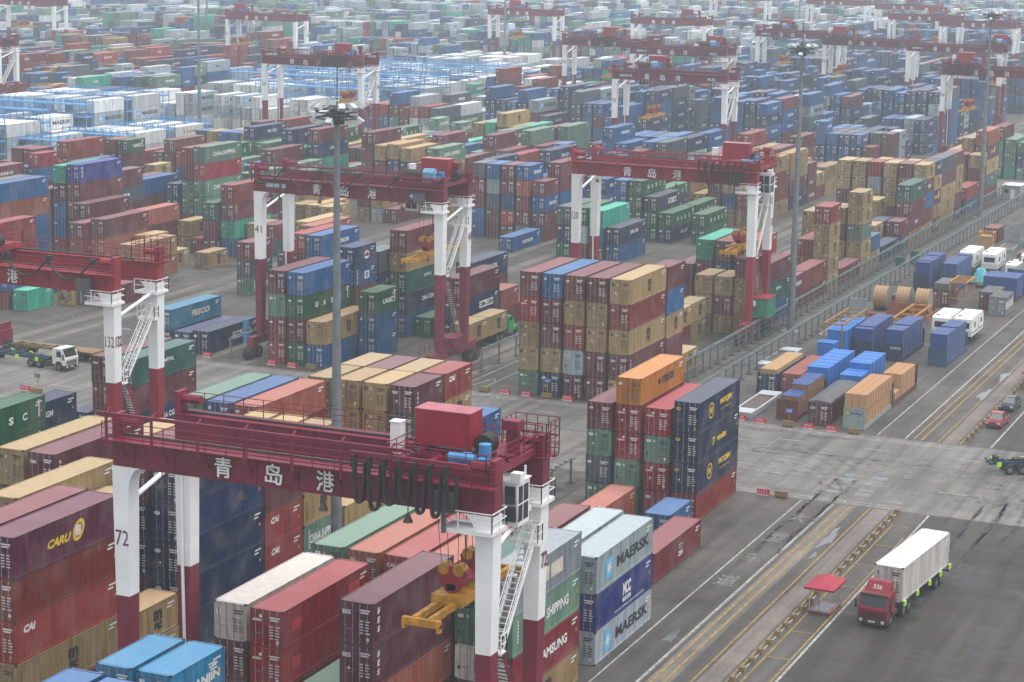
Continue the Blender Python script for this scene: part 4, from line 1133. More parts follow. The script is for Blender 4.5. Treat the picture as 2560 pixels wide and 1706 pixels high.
# ================================================================== LAMP MASTS
def mast(x, y, label, h=38.0):
    t = thing('lamp_mast', label, 'lamp mast', (x, y, 0), 0, 'tall floodlight masts')
    b = MB(); b.cyl((0, 0, 0), (0, 0, .12), 1.3, 16); b.cyl((0, 0, .12), (0, 0, h*.5), .5, 16, 0, .36, caps=False); b.cyl((0, 0, h*.5), (0, 0, h+.5), .36, 16, 0, .2); b.box(-.2, .2, -.66, -.55, 1.0, 2.0); b.obj('mast', [GALV], t)
    b = MB(); z = h-.3
    for r_, z_ in ((1.7, z), (1.7, z+.5), (1.0, z+.2)):
        P = [(r_*math.cos(2*PI*i/16), r_*math.sin(2*PI*i/16), z_) for i in range(17)]; b.tube(P, .06, 5)
    for i in range(8): a = 2*PI*i/8; b.bar((0, 0, z+.25), (1.7*math.cos(a), 1.7*math.sin(a), z), .08); b.bar((.3*math.cos(a), .3*math.sin(a), z+.9), (1.7*math.cos(a), 1.7*math.sin(a), z+.5), .06)
    b.cyl((0, 0, z-.5), (0, 0, z+.7), .6, 10); b.obj('ring_frame', [flat('mast_frame', (.06, .07, .07), .6)], t)
    for i in range(12):
        a = 2*PI*(i+.3)/12; c, s = math.cos(a), math.sin(a); up = .75 if i % 3 else -.35; r0 = 1.8; P = Vector((r0*c, r0*s, z+up))
        ux = Vector((-s, c, 0))*.30; uo = Vector((c, s, -.55)).normalized()*.3; uz = Vector((c*.55, s*.55, 1)).normalized()*.36
        b = MB(); b.hexa([P-ux-uo*.6, P+ux-uo*.6, P+ux+uo*.6, P-ux+uo*.6], [P-ux*.8-uo+uz*1.1, P+ux*.8-uo+uz*1.1, P+ux*.8+uo+uz, P-ux*.8+uo+uz]); b.obj('floodlight', [flat('lamp_housing', (.46, .51, .53), .35, .2, dirt=.1)], t)
    b = MB(); b.cyl((0, 0, h+.5), (0, 0, h+3.6), .045, 6); b.obj('lightning_rod', [M_DARK], t)
mast(-79.0, 147.6, 'grey floodlight mast in front of the crane numbered 41, nearest of the masts', 39.4)
mast(-78.75, 277.3, 'grey floodlight mast standing by the fence beside the crane numbered 120')
mast(-79.4, 406.7, 'grey floodlight mast at the far right near the end of the fence')
mast(-275.7, 445, 'tall thin mast rising behind the blue racks at left, its head out of frame', 42)
mast(-297, 676, 'tall faint mast at upper centre beside the blue racks, head out of frame', 46)
mast(-430, 700, 'tall faint mast at the upper left between distant stacks', 44)
mast(-269, 940, 'very faint far mast near the top right cranes', 44)

# ================================================================== CONDUCTOR RAILS (busbar lines) BETWEEN THE BLOCKS
def busbar(x, y0, y1, label, zt=2.6, step=4.6, cross=True):
    t = thing('conductor_rail_line', label, 'conductor rail', (x, y0, 0), 0, 'conductor rail lines beside the crane runways')
    n = int((y1-y0)/step); L = y1-y0
    b = MB(); b.box(-.06, .06, 0, L, zt, zt+.09, 0); b.box(.24, .30, 0, L, zt+.05, zt+.11, 0); b.obj('beam', [GALV], t)
    b = MB(); k = int(L/1.15)
    for i in range(k): yy = i*1.15+.3; b.box(-.14, .36, yy, yy+.3, zt+.14, zt+.19, 0)
    b.obj('insulator_row', [RAILG], t)
    if L > 100:
        b = MB(); [b.box(-.02, .02, 0, L, z_, z_+.04) for z_ in (.7, 1.3, 1.9)]; b.obj('wire_strand', [GALV], t)
    for i in range(n+1):
        b = MB(); yy = i*L/n; b.box(-.09, .09, yy-.09, yy+.09, .05, zt, 0); b.box(-.35, .35, yy-.3, yy+.3, 0, .06, 1); b.bar((-.35, yy, zt-.05), (.45, yy, zt-.05), .07)
        b.obj('post', [GALV, M_DARK], t)
    return t
busbar(-80.9, 226, 445, 'pale conductor rail line on posts running along the tan stacks', 2.7, 2.9)
busbar(-75.4, 226, 445, 'green conductor rail line on posts, the one nearer the flat racks', 2.5, 3.1)
busbar(-75.6, 150, 190, 'green conductor rail line ending just behind the nearest crane', 2.5, 4.6)
busbar(-80.6, 150, 190, 'short conductor rail line running up to the blue container behind the nearest crane', 2.5, 4.6)
busbar(-105.2, 234, 330, 'conductor rail line between the crane numbered 41 and the open lane', 2.7, 5.2)
busbar(-135.8, 184, 192, 'short green conductor rail end beside the crane numbered 132', 2.5, 4)
busbar(-136.2, 226.5, 236, 'conductor rail end in front of the crane numbered 41 by the navy container', 2.5, 4.5)

# ================================================================== BARRIERS AND BOLLARDS
BR = flat('barrier_red', (.42, .012, .03), .5, dirt=.15)
def stripes(name, w_=.28):
    m, t, bb = nodes(name); g = N(t, 'ShaderNodeNewGeometry'); s = N(t, 'ShaderNodeSeparateXYZ'); t.links.new(g.outputs['Position'], s.inputs[0])
    v = mth(t, 'FRACT', mth(t, 'DIVIDE', mth(t, 'ADD', mth(t, 'ADD', s.outputs[0], s.outputs[1]), s.outputs[2]), w_*2))
    t.links.new(mixc(t, mth(t, 'GREATER_THAN', v, .5), (.30, .19, .06), (.045, .04, .036)), bb.inputs['Base Color']); bb.inputs['Roughness'].default_value = .6; return m
STRIPE = stripes('hazard_stripe', .16); STRIPEB = stripes('hazard_stripe_block', .09)
def barrier_red(x, y, label, rz=0, first=[None]):
    if first[0] is None:
        t = thing('road_barrier', label, 'barrier', (x, y, 0), rz, 'red road barriers along the cross road')
        b = MB(); b.prism([(-.22, 0), (-.22, .18), (-.1, .3), (-.09, .62), (.09, .62), (.1, .3), (.22, .18), (.22, 0)], -.62, .62, 0, 0); b.obj('barrier_body', [BR], t)
        b = MB(); b.box(-.6, .6, -.235, -.2, .03, .13); b.obj('white_band', [M_WHT], t)
        b = MB()
        for i in range(4): plate(b, (-.45+.24*i, -.12, .36), (1, 0, 0), (0, .0, 1), .11, .18, 0)
        b.obj('barrier_lettering', [M_WHT], t); first[0] = (t, kidtree(t)); return t
    return dup(first[0][0], (x, y, 0), rz, label, first[0][1])
def barrier_yel(x, y, label, rz=0, first=[None]):
    if first[0] is None:
        t = thing('concrete_barrier', label, 'barrier', (x, y, 0), rz, 'striped concrete barriers along the cross road')
        b = MB(); b.prism([(-.3, .1), (-.3, .2), (-.2, .66), (.2, .66), (.3, .2), (.3, .1)], -.62, .62, 0, 0); b.obj('barrier_block', [STRIPE], t)
        b = MB(); b.box(-.5, -.3, -.28, .28, 0, .1); b.box(.3, .5, -.28, .28, 0, .1); b.obj('foot', [M_DARK], t); first[0] = (t, kidtree(t)); return t
    return dup(first[0][0], (x, y, 0), rz, label, first[0][1])
for x, y, l in ((-147.2, 199.2, 'red barrier at the far left road edge beside the crane numbered 132'), (-139.0, 225.5, 'red barrier in front of the navy white-boarded container'), (-129.6, 225.3, 'red barrier before the leftmost door of the stack under the crane 41'), (-126.7, 225.2, 'red barrier before the green bottom container under the crane 41'),
                (-97.6, 223.9, 'red barrier before the pale green bottom container of the five-high wall'), (-94.9, 223.9, 'red barrier before the navy bottom container of the five-high wall'), (-89.7, 223.9, 'red barrier before the fourth column of the five-high wall'), (-57.2, 194.4, 'red barrier standing alone on the near road edge'),
                (-66.4, 223.4, 'red barrier left of the blue L02 sign'), (-60.9, 223.4, 'red barrier right of the blue L02 sign'), (-58.3, 223.4, 'red barrier beside the striped one at the right end'), (-68.9, 223.9, 'red barrier at the end of the folded grey rack'), (-146, 224.6, 'red barrier beside the white truck behind the crane 132')): barrier_red(x, y, l)
for x, y, l in ((-145.2, 198.6, 'striped concrete block carrying a small sign at far left'), (-124.0, 225.1, 'striped concrete block before the blue container under the crane 41'), (-100.1, 223.6, 'striped concrete block at the lane mouth left of the five-high wall'), (-92.3, 223.9, 'striped concrete block carrying the small blue sign'), (-63.2, 223.4, 'striped concrete block carrying the blue L02 sign'),
                (-55.8, 223.4, 'striped concrete block in front of the grey end wall of the crate rack'), (-55.4, 194.4, 'striped concrete block beside the lone red barrier'), (-86.5, 448, 'distant striped concrete block at the far road crossing')): barrier_yel(x, y, l)
def sign(x, y, word, label, h=1.9, blue=True):
    t = thing('lane_sign', label, 'sign', (x, y, 0), 0, 'lane signs on posts'); b = MB(); b.cyl((0, 0, .5), (0, 0, h), .04, 6); b.obj('post', [YEL], t)
    b = MB(); b.box(-.42, .42, -.05, -.02, h-.35, h+.15); pn = b.obj('sign_panel', [flat('sign_blue2', (.03, .10, .42), .5) if blue else GALV], t)
    if word: b = MB(); letter(b, word, (-.3, -.055, h-.25), (1, 0, 0), (0, 0, 1), .6, .28); b.obj('sign_lettering', [M_WHT], pn)
sign(-63.2, 223.55, 'L02', 'small blue sign reading L02 on a striped block'); sign(-92.3, 224.0, 'L03', 'small blue sign before the five-high wall', 2.2); sign(-145.2, 198.8, None, 'small grey sign on a post at far left', 2.2, False)
def bollard(x, y, label, first=[None]):
    if first[0] is None:
        b = MB(); b.hexa([(-.25, -.3, 0), (.25, -.3, 0), (.25, .3, 0), (-.25, .3, 0)], [(-.18, -.24, .42), (.18, -.24, .42), (.18, .24, .42), (-.18, .24, .42)]); me = b.mesh('concrete_bollard', [STRIPEB]); first[0] = me
    o = link('concrete_bollard', first[0], None, (x, y, .012)); tag(o, label, 'bollard', 'striped concrete blocks edging the lane'); return o
ys = [193.9, 191.7, 189.5, 187.4, 184.9, 182.7, 180.4, 178.1, 175.8, 173.4, 171.0, 168.7, 166.2, 163.9, 161.5, 159.3, 157.0, 154.8, 152.5, 150.2, 148.0, 145.7, 143.4, 141.2]
for j, y in enumerate(ys):
    bollard(-43.95, y, 'striped concrete block in the row edging the near lane') if j else bollard(-43.95, y, 'striped concrete block at the road end of the near row')
for j in range(26): bollard(-43.95, 226.3+2.2*j, 'striped concrete block in the row beside the parked cars')
b = MB(); b.box(-.05, .05, 0, 53, 0, .06); o = b.obj('concrete_kerb', [flat('kerb_white', (.42, .41, .39), .7, dirt=.5, scale=3)]); o.location = (-43.95, 141, .012); kind(o, 'structure')

# ================================================================== GAZEBOS
def gazebo(x, y, rz, label):
    t = thing('canopy_shelter', label, 'shelter', (x, y, 0), rz, 'red canopied shelters'); b = MB(); b.box(-.95, .95, -1.5, 1.5, .02, .22); b.obj('base_slab', [flat('slab_maroon', (.20, .04, .06), .4, dirt=.4, scale=3)], t)
    pd = MB(); pd.quad((-.7, -1.1, .225), (.6, -1.2, .225), (.7, 1.0, .225), (-.6, 1.2, .225)); kind(pd.obj('rain_water', bpy.data.materials['puddle'], t), 'stuff')
    for sx in (-.85, .85):
        for sy in (-1.35, 1.35): b = MB(); b.cyl((sx, sy, .22), (sx, sy, 2.35), .035, 6); b.obj('post', [M_CREAM], t)
    b = MB(); e = [(-1.25, -1.8, 2.25), (1.25, -1.8, 2.25), (1.25, 1.8, 2.25), (-1.25, 1.8, 2.25)]; r0, r1 = (0, -.75, 2.8), (0, .75, 2.8)
    b.add([*e, r0, r1], [(0, 1, 4), (1, 2, 5, 4), (2, 3, 5), (3, 0, 4, 5)])
    for a, c in zip(e, e[1:]+e[:1]): b.quad(a, c, (c[0], c[1], c[2]-.18), (a[0], a[1], a[2]-.18))
    b.obj('canopy', [flat('canopy_red', (.34, .012, .035), .55, dirt=.12)], t)
gazebo(-42.4, 162.8, -.03, 'red canopied shelter with a wet slab beside the near bollard row'); gazebo(-42.3, 256.5, 0, 'red canopied shelter at the right edge beyond the parked cars')

# ================================================================== VEHICLES
def wheel(parent, x, y, r=.52, w_=.3, s=1, dual=False):
    """axle along local x"""
    ww = w_*(2 if dual else 1); b = MB(); x0, x1 = sorted((x, x-s*ww)); b.cyl((x0, y, r), (x1, y, r), r, 20); o = b.obj('wheel', [RUB], parent)
    b = MB(); xo = x+s*.01; b.cyl((xo-s*.05, y, r), (xo, y, r), r*.56, 14, 0, r*.5); b.cyl((xo, y, r), (xo+s*.07, y, r), r*.2, 8); b.obj('rim', [flat('rim_grey', (.22, .22, .22), .5, .5)], o)
def cabover(t, col, num=None, y0=0, spoiler=True, lights=True, w_=2.4, h=2.75):
    """flat-front cab, nose at y0 facing -y"""
    x = w_/2; M = flat('cab_'+str(round(col[0], 3))+str(round(col[1], 3)), col, .32, dirt=.18, scale=2)
    sec = [(y0+.02, .75), (y0-.02, 1.55), (y0+.05, 1.72), (y0+.42, h-.12), (y0+.6, h), (y0+1.85, h), (y0+1.95, h-.1), (y0+1.95, .85), (y0+1.55, .8), (y0+1.45, 1.1), (y0+1.0, 1.25), (y0+.55, 1.1), (y0+.42, .75)]
    b = MB(); b.prism(sec, -x, x, 0, 0); c = b.obj('cab', [M], t)
    b = MB(); b.quad((-x+.13, y0+.055, 1.74), (x-.13, y0+.055, 1.74), (x-.2, y0+.385, h-.2), (-x+.2, y0+.385, h-.2)); b.obj('windscreen', [GLS], c)
    for s in (-1, 1):
        b = MB(); xx = s*(x+.008); b.add([(xx, y0+.45, 1.72), (xx, y0+1.3, 1.72), (xx, y0+1.3, h-.28), (xx, y0+.66, h-.28)], [(0, 1, 2, 3)]); b.obj('side_window', [GLS], c)
        b = MB(); b.bar((s*x, y0+.3, 2.1), (s*(x+.22), y0+.1, 2.1), .04); b.bar((s*x, y0+.3, 1.6), (s*(x+.22), y0+.1, 1.65), .04); b.box(min(s*(x+.14), s*(x+.3)), max(s*(x+.14), s*(x+.3)), y0+.02, y0+.12, 1.5, 2.2); b.obj('mirror', [M_DARK], c)
        b = MB(); b.cyl((s*(x-.3), y0-.09, .62), (s*(x-.3), y0-.13, .62), .14, 12); b.obj('headlight', [flat('headlight_glass', (.7, .7, .68), .15)], c)
    b = MB(); b.box(-x, x, y0-.1, y0+.35, .38, .78); b.box(-x+.06, x-.06, y0-.0, y0+.4, .3, .4); b.obj('bumper', [M_DARK], c)
    b = MB(); [b.box(-x+.28, x-.28, y0-.045, y0+.0, .9+.12*i, .96+.12*i) for i in range(4)]; b.obj('grille', [M_DARK], c)
    b = MB(); b.box(-x+.12, x-.12, y0+.18, y0+.55, h-.18, h-.02); b.obj('sun_visor', [M_DARK], c)
    b = MB(); b.box(-.28, .28, y0-.125, y0-.1, .5, .66); b.obj('number_plate', [M_CREAM], c)
    if spoiler:
        b = MB(); b.hexa([(-x*.85, y0+.75, h), (x*.85, y0+.75, h), (x*.85, y0+1.9, h), (-x*.85, y0+1.9, h)], [(-x*.72, y0+1.35, h+.78), (x*.72, y0+1.35, h+.78), (x*.78, y0+1.9, h+.82), (-x*.78, y0+1.9, h+.82)]); sp = b.obj('roof_fairing', [M], c)
        if num: b = MB(); letter(b, num, (-.36, y0+.915, h+.24), (1, 0, 0), (0, .6, .78), .72, .36, bold=0); b.obj('fairing_number', [M_WHT], sp)
    return c
def tractor(t, y0, col, num=None, **kw):
    cabover(t, col, num, y0, **kw)
    b = MB()
    for s in (-.45, .38): b.box(s, s+.09, y0+1.5, y0+6.3, .72, .95)
    b.box(-.5, .5, y0+4.2, y0+5.4, .95, 1.1); b.box(-1.0, -.55, y0+2.1, y0+3.2, .5, 1.0); b.cyl((.8, y0+2.1, .75), (.8, y0+3.1, .75), .28, 10); b.box(-.5, .5, y0+2.05, y0+2.5, .95, 1.5)
    for yy in (y0+4.2, y0+5.5): b.cyl((-1.1, yy, .52), (1.1, yy, .52), .09, 6)
    b.obj('tractor_frame', [M_DARK], t)
    for s in (-1, 1):
        wheel(t, s*1.18, y0+1.0, .52, .3, s)
        for yy in (y0+4.2, y0+5.5): wheel(t, s*1.2, yy, .52, .3, s, True)
def skel(t, y0, L, mat, yax, z=1.15, rings=True, deck=False):
    b = MB()
    for s in (-.5, .38): b.box(s, s+.12, y0, y0+L, z-.25, z+.12)
    k = 7
    for i in range(k+1): yy = y0+i*(L-.2)/k; b.box(-1.18 if i in (0, k, 3, 4) else -.9, 1.18 if i in (0, k, 3, 4) else .9, yy, yy+.16, z-.02, z+.13)
    b.box(-1.2, -1.1, y0+L-.3, y0+L, z-.5, z+.1); b.box(1.1, 1.2, y0+L-.3, y0+L, z-.5, z+.1); b.box(-1.2, 1.2, y0+L-.12, y0+L, z-.5, z-.35)
    for s in (-.8, .8): b.box(s-.05, s+.05, y0+2.2, y0+2.3, .25, z-.2)
    if deck: b.box(-1.22, 1.22, y0+L*.52, y0+L, z+.13, z+.2)
    f = b.obj('trailer_frame', [mat], t)
    for yy in yax:
        for s in (-1, 1): wheel(t, s*1.2, yy, .5, .28, s, True)
    if rings:
        for yy in (y0+.6, y0+L*.3, y0+L*.55, y0+L*.78, y0+L-.3):
            for s in (-1, 1): b = MB(); b.box(min(s*1.2, s*1.32), max(s*1.2, s*1.32), yy, yy+.45, z-.25, z+.18); b.obj('hivis_marker', [HIVIS], t)
# red truck 336 with white reefer
rz = -math.atan2(1.25, 13.5)
t = thing('container_truck', 'red truck numbered 336 carrying a rusty white container down the lane', 'truck', (-37.75, 159.9, 0), rz, 'container trucks')
tractor(t, 0, (.24, .010, .022), '336'); skel(t, 3.4, 12.6, CHAS, (12.6, 13.9), 1.15)
c_, s_ = math.cos(rz), math.sin(rz); yy = 3.5+6.1
r = container(-37.75-s_*yy, 159.9+c_*yy, 1.3, 40, 'Y', True, 'rusty white refrigerated container riding on the red truck 336', rz=rz)
# blue empty chassis at the right edge
t = thing('empty_trailer', 'empty dark blue container chassis with green markers at the right edge', 'trailer', (-39.0, 213.7, 0), -math.atan2(5.8, 3.7)-PI, None)
t.rotation_euler[2] = -math.radians(62); skel(t, -.4, 12.6, CHAS, (1.6, 2.95), 1.15)
b = MB(); b.box(-.4, .4, 2.2, 3.4, 1.3, 1.5); b.box(-.5, .5, .2, .6, 1.28, 1.75); b.obj('tool_box', [M_DARK], t)
# white truck with empty chassis, left
t = thing('container_truck', 'white truck pulling an empty blue chassis along the left cross road', 'truck', (-149.1, 211.0, 0), math.radians(83), 'container trucks')
t.rotation_euler[2] = math.radians(84); tractor(t, 0, (.68, .68, .66), None, spoiler=False); skel(t, 3.6, 12.4, CHAS, (12.2, 13.5), 1.15)
# red truck with yellow flat trailer going left
t = thing('flatbed_truck', 'dark red truck with a rusty yellow flatbed trailer behind the white truck', 'truck', (-165.2, 217.4, 0), math.radians(-93), 'container trucks')
tractor(t, 0, (.20, .012, .02), None); skel(t, 3.6, 12.6, flat('rust_yellow', (.26, .15, .05), .6, dirt=.4, scale=3), (12.4, 13.7), 1.15, False, True)
# green bonneted truck with two short tan containers
t = thing('container_truck', 'green bonneted truck carrying two tan containers beside the crane numbered 41', 'truck', (-112.0, 258.6, 0), PI, 'container trucks')
M = flat('truck_green', (.03, .33, .09), .4)
b = MB(); b.box(-1.15, 1.15, 1.7, 3.4, .8, 2.2); b.hexa([(-1.1, 1.75, 2.2), (1.1, 1.75, 2.2), (1.1, 3.4, 2.2), (-1.1, 3.4, 2.2)], [(-.95, 2.1, 2.85), (.95, 2.1, 2.85), (.95, 3.35, 2.85), (-.95, 3.35, 2.85)]); c = b.obj('cab', [M], t)
b = MB(); b.hexa([(-.6, .1, .8), (.6, .1, .8), (.7, 1.7, .8), (-.7, 1.7, .8)], [(-.5, .15, 1.6), (.5, .15, 1.6), (.65, 1.7, 1.85), (-.65, 1.7, 1.85)]); b.obj('bonnet', [M], t)
for s in (-1, 1):
    b = MB(); b.prism([(-.05, .75), (.2, 1.2), (.75, 1.35), (1.3, 1.2), (1.5, .75)], min(s*.65, s*1.15), max(s*.65, s*1.15), 0); b.obj('mudguard', [M], t); b = MB(); b.box(min(s*1.0, s*1.12), max(s*1.0, s*1.12), 2.2, 3.1, 2.22, 2.7); b.obj('side_window', [GLS], c)
    b = MB(); b.cyl((s*.5, .05, 1.1), (s*.5, .12, 1.1), .13, 10); b.obj('headlight', [M_CREAM], t); wheel(t, s*1.15, .8, .52, .3, s); wheel(t, s*1.15, 5.6, .52, .3, s, True); wheel(t, s*1.15, 6.9, .52, .3, s, True)
b = MB(); b.quad((-.95, 1.80, 2.25), (.95, 1.80, 2.25), (.85, 2.08, 2.8), (-.85, 2.08, 2.8)); b.obj('windscreen', [GLS], c)
b = MB(); [b.box(s, s+.1, .3, 7.6, .7, .95) for s in (-.45, .35)]; b.obj('tractor_frame', [M_DARK], t); skel(t, 3.9, 12.6, M_DARK, (14, 15.3), 1.15, False)
container(-112.0, 251.4, 1.3, 20, 'm', False, 'tan container on the green truck, the one behind its cab'); container(-112.0, 245.2, 1.3, 20, 'm', False, 'tan container at the tail of the green truck')
# cars
def car(x, y, rz, col, label):
    t = thing('parked_car', label, 'car', (x, y, 0), rz, 'cars parked beside the bollards'); M = flat('car_'+str(col[0]), col, .25, dirt=.08)
    L, hw = 4.5, .86
    lo_ = [(-hw*.86, 0), (hw*.86, 0), (hw, .5), (hw, L-.5), (hw*.9, L), (-hw*.9, L), (-hw, L-.5), (-hw, .5)]
    b = MB(); k = len(b.v); levels = [(.28, 1, 0), (.62, 1.0, 0), (.80, .97, .05), (.88, .92, .12)]
    V = []; 
    for z, sc, ins in levels: V += [(px*sc, ins+(L-2*ins)*py/L, z+(.06 if 1 < py < L-.8 and z > .7 else 0)) for px, py in lo_]
    F = [tuple(range(7, -1, -1))]
    for l_ in range(3):
        for i in range(8): j = (i+1) % 8; F.append((l_*8+i, l_*8+j, l_*8+8+j, l_*8+8+i))
    F.append(tuple(range(24, 32))); b.add(V, F); body = b.obj('body', [M], t)
    b = MB(); b.hexa([(-.74, 1.15, .88), (.74, 1.15, .88), (.74, 3.85, .9), (-.74, 3.85, .9)], [(-.56, 1.85, 1.42), (.56, 1.85, 1.42), (.56, 3.15, 1.42), (-.56, 3.15, 1.42)]); b.obj('cabin_glass', [GLS], body)
    b = MB(); b.box(-.57, .57, 1.82, 3.18, 1.415, 1.45); 
    for s in (-1, 1):
        b.bar((s*.745, 1.1, .88), (s*.57, 1.85, 1.43), .06); b.bar((s*.745, 3.88, .9), (s*.57, 3.15, 1.43), .09); b.bar((s*.745, 2.5, .88), (s*.57, 2.5, 1.43), .07)
    b.obj('roof', [M], body)
    for s in (-1, 1):
        b = MB(); b.box(s*.62-.2, s*.62+.2, -.01, .12, .58, .74); b.obj('headlight', [flat('headlight_glass', (.7, .7, .68), .15)], body); b = MB(); b.box(s*.66-.16, s*.66+.16, L-.1, L+.01, .62, .8); b.obj('tail_light', [M_RED], body)
        b = MB(); b.box(s*.95-.1, s*.95+.1, 1.25, 1.4, .88, 1.0); b.obj('mirror', [M], body)
        for yy in (.85, 3.6): wheel(t, s*.84, yy, .31, .2, s)
    b = MB(); b.box(-.3, .3, -.03, .01, .42, .54); b.obj('number_plate', [M_BLU], body); b = MB(); b.box(-.5, .5, -.015, .02, .56, .68); b.obj('grille', [M_DARK], body)
car(-42.65, 232.9, -.05, (.26, .008, .03), 'red saloon car parked nearest the crossing beside the bollards'); car(-42.95, 241.9, -.05, (.03, .035, .038), 'dark grey saloon car parked behind the red one')

# ================================================================== FLAT RACKS, CRATES AND OPEN-TOPS
def rack(x, y, L, colm, label, front=2.3, back=2.3, word=None, fold=False, wordm=1, deckc=None):
    """flat rack; x left edge, y near end"""
    t = thing('flat_rack', label, 'flat rack', (x+W/2, y, 0), 0, 'flat racks in the open depot'); x0, x1 = -W/2, W/2; b = MB()
    b.box(x0, x0+.16, 0, L, .05, .55); b.box(x1-.16, x1, 0, L, .05, .55); b.box(x0+.16, x1-.16, 0, .3, .05, .5); b.box(x0+.16, x1-.16, L-.3, L, .05, .5)
    for i in range(int(L/1.2)): b.box(x1-.01, x1+.02, .5+i*1.2, .62+i*1.2, .12, .45)
    b.obj('base_frame', [colm], t); b = MB(); b.box(x0+.16, x1-.16, .3, L-.3, .42, .5); b.obj('deck', [deckc or flat('deck_boards', (.13, .10, .08), .8, dirt=.4, scale=3)], t)
    if fold:
        b = MB(); b.box(x0, x1, .0, 2.2, .56, .72); b.box(x0, x1, L-2.2, L, .56, .72); b.box(x0, x0+.2, 2.2, L-2.2, .56, .66); b.box(x1-.2, x1, 2.2, L-2.2, .56, .66); b.obj('folded_end', [flat('rack_pale', (.50, .54, .56), .45, dirt=.15)], t)
    for hh, yy, nm in ((front, 0, 1), (back, L-.16, 0)):
        if fold or not hh: continue
        b = MB(); b.box(x0, x0+.16, yy, yy+.16, .55, hh); b.box(x1-.16, x1, yy, yy+.16, .55, hh); b.box(x0+.16, x1-.16, yy, yy+.16, hh-.14, hh); b.box(x0+.16, x1-.16, yy+.05, yy+.1, .5, hh-.14)
        e = b.obj('end_wall', [colm], t)
        if nm and word: b = MB(); letter(b, word, (-.45, yy-.01, hh-.75), (1, 0, 0), (0, 0, 1), 1.4, .3, bold=.02); plate(b, (-.95, yy-.01, hh-.8), (1, 0, 0), (0, 0, 1), .35, .35, 1) if word == 'Nedlloyd' else None; b.obj('end_wall_lettering', [MARKS[wordm], M_YEL], e)
    return t
def crates(x, y, z, w_, L, h, n, mat, label, top=None, strap=None, cat='crate', uneven=0, name='wooden_crate', bands=True):
    """a block of packages: one thing, bands and boards as parts"""
    t = thing(name, label, cat, (x+w_/2, y, z), 0, 'crated and wrapped cargo on the racks'); R = random.Random(int(x*7+y)); x0, x1 = -w_/2, w_/2; b = MB(); dl = L/n; hs = []
    for i in range(n):
        hh = h+(R.choice((-.35, 0, 0)) if uneven else 0)*uneven; hs.append(hh); b.box(x0+R.uniform(0, .03), x1-R.uniform(0, .03), i*dl+.02, (i+1)*dl-.02, 0, hh)
    b.obj('package', [mat], t)
    if top:
        b = MB()
        for i in range(n): b.box(x0-.02, x1+.02, i*dl, (i+1)*dl-.01, hs[i], hs[i]+.05)
        b.obj('sheet_cover', [top], t)
    if strap is not None:
        b = MB()
        for i in range(n):
            yy = i*dl+dl*.5 if n > 1 else L/2; b.box(x0-.03, x1+.03, yy-.03, yy+.03, hs[i]+(.05 if top else 0), hs[i]+(.07 if top else .02)); b.box(x1, x1+.03, yy-.03, yy+.03, 0, hs[i]+.02); 
        for q in (-.35, .35):
            if not top: b.box(q-.03, q+.03, -.01, .01, 0, hs[0]); b.box(q-.03, q+.03, 0, L, max(hs)+.005, max(hs)+.025)
        b.obj('strap', [strap], t)
    return t
RB = flat('rack_brown', (.13, .035, .025), .6, dirt=.3); RN = flat('rack_navy', (.018, .035, .085), .55); RBL = flat('rack_blue', (.025, .08, .17), .55); RNED = flat('rack_nedlloyd', (.28, .35, .34), .6, dirt=.25, scale=3); ROR = flat('rack_orange', (.36, .09, .03), .6, dirt=.3)
DKS = flat('strap_dark', (.03, .05, .12), .6)
rack(-70.4, 225, 12.2, GRYM, 'folded pale grey flat rack lying at the road edge', fold=True)
rack(-75.6, 251.5, 12.2, GRYM, 'folded pale grey flat rack beside the fence behind the timber-filled container', fold=True)
rack(-74.2, 275, 16, GRYM, 'long grey flat rack with a tall pale end wall in front of the cable reels', front=0, back=3.0)
rack(-65.5, 226.3, 12.2, RB, 'rusty brown flat rack behind the L02 sign', 2.35, 2.35)
crates(-65.2, 227.0, .5, 2.0, 3.6, 2.1, 1, WOODR, 'front reddish timber crate with blue lid behind the L02 sign', TARPD); crates(-65.2, 230.8, .5, 2.0, 3.9, 2.7, 1, WOODR, 'middle reddish timber crate with blue lid on the brown rack', TARPD); crates(-65.2, 234.8, .5, 2.0, 2.9, 2.7, 1, WOODR, 'rear reddish timber crate with blue lid on the brown rack', TARPD)
rack(-57.6, 225.4, 12.2, RNED, 'grey-green flat rack with a lettered rusty end wall', 2.4, 2.4, 'Nedlloyd', wordm=5)
crates(-57.5, 226.0, .55, 2.3, 10.9, 1.75, 9, WOOD, 'lower tier of red-strapped plywood crates on the lettered rack', None, STRAP); crates(-57.6, 225.6, 2.42, 2.5, 11.6, 1.55, 10, WOOD, 'upper tier of red-strapped plywood crates on the lettered rack', None, STRAP)
rack(-57.6, 238.3, 12.2, RB, 'brown flat rack with dark end walls behind the lettered one', 2.9, 2.9)
crates(-57.5, 240.0, .55, 2.2, 2.4, .8, 2, WOOD, 'single low plywood crate at the front of the second brown rack', None, STRAP); crates(-57.5, 242.6, .55, 2.3, 6.8, 2.5, 5, WOOD, 'tall red-strapped plywood crates on the second brown rack', None, STRAP)
rack(-61.6, 238.6, 12.2, RBL, 'flat rack hidden under bright blue wrapped boxes, right of two', 0, 0); crates(-61.7, 238.8, .5, 2.6, 4.0, 2.6, 2, TARPB, 'bright blue wrapped boxes, lower front pair behind the tarped open-top', TARPB, DKS, 'wrapped cargo', 0, 'wrapped_boxes'); crates(-61.7, 243.0, .5, 2.6, 7.4, 3.3, 4, TARPB, 'bright blue wrapped boxes, taller row on the right-hand rack', TARPB, DKS, 'wrapped cargo', 0, 'wrapped_boxes')
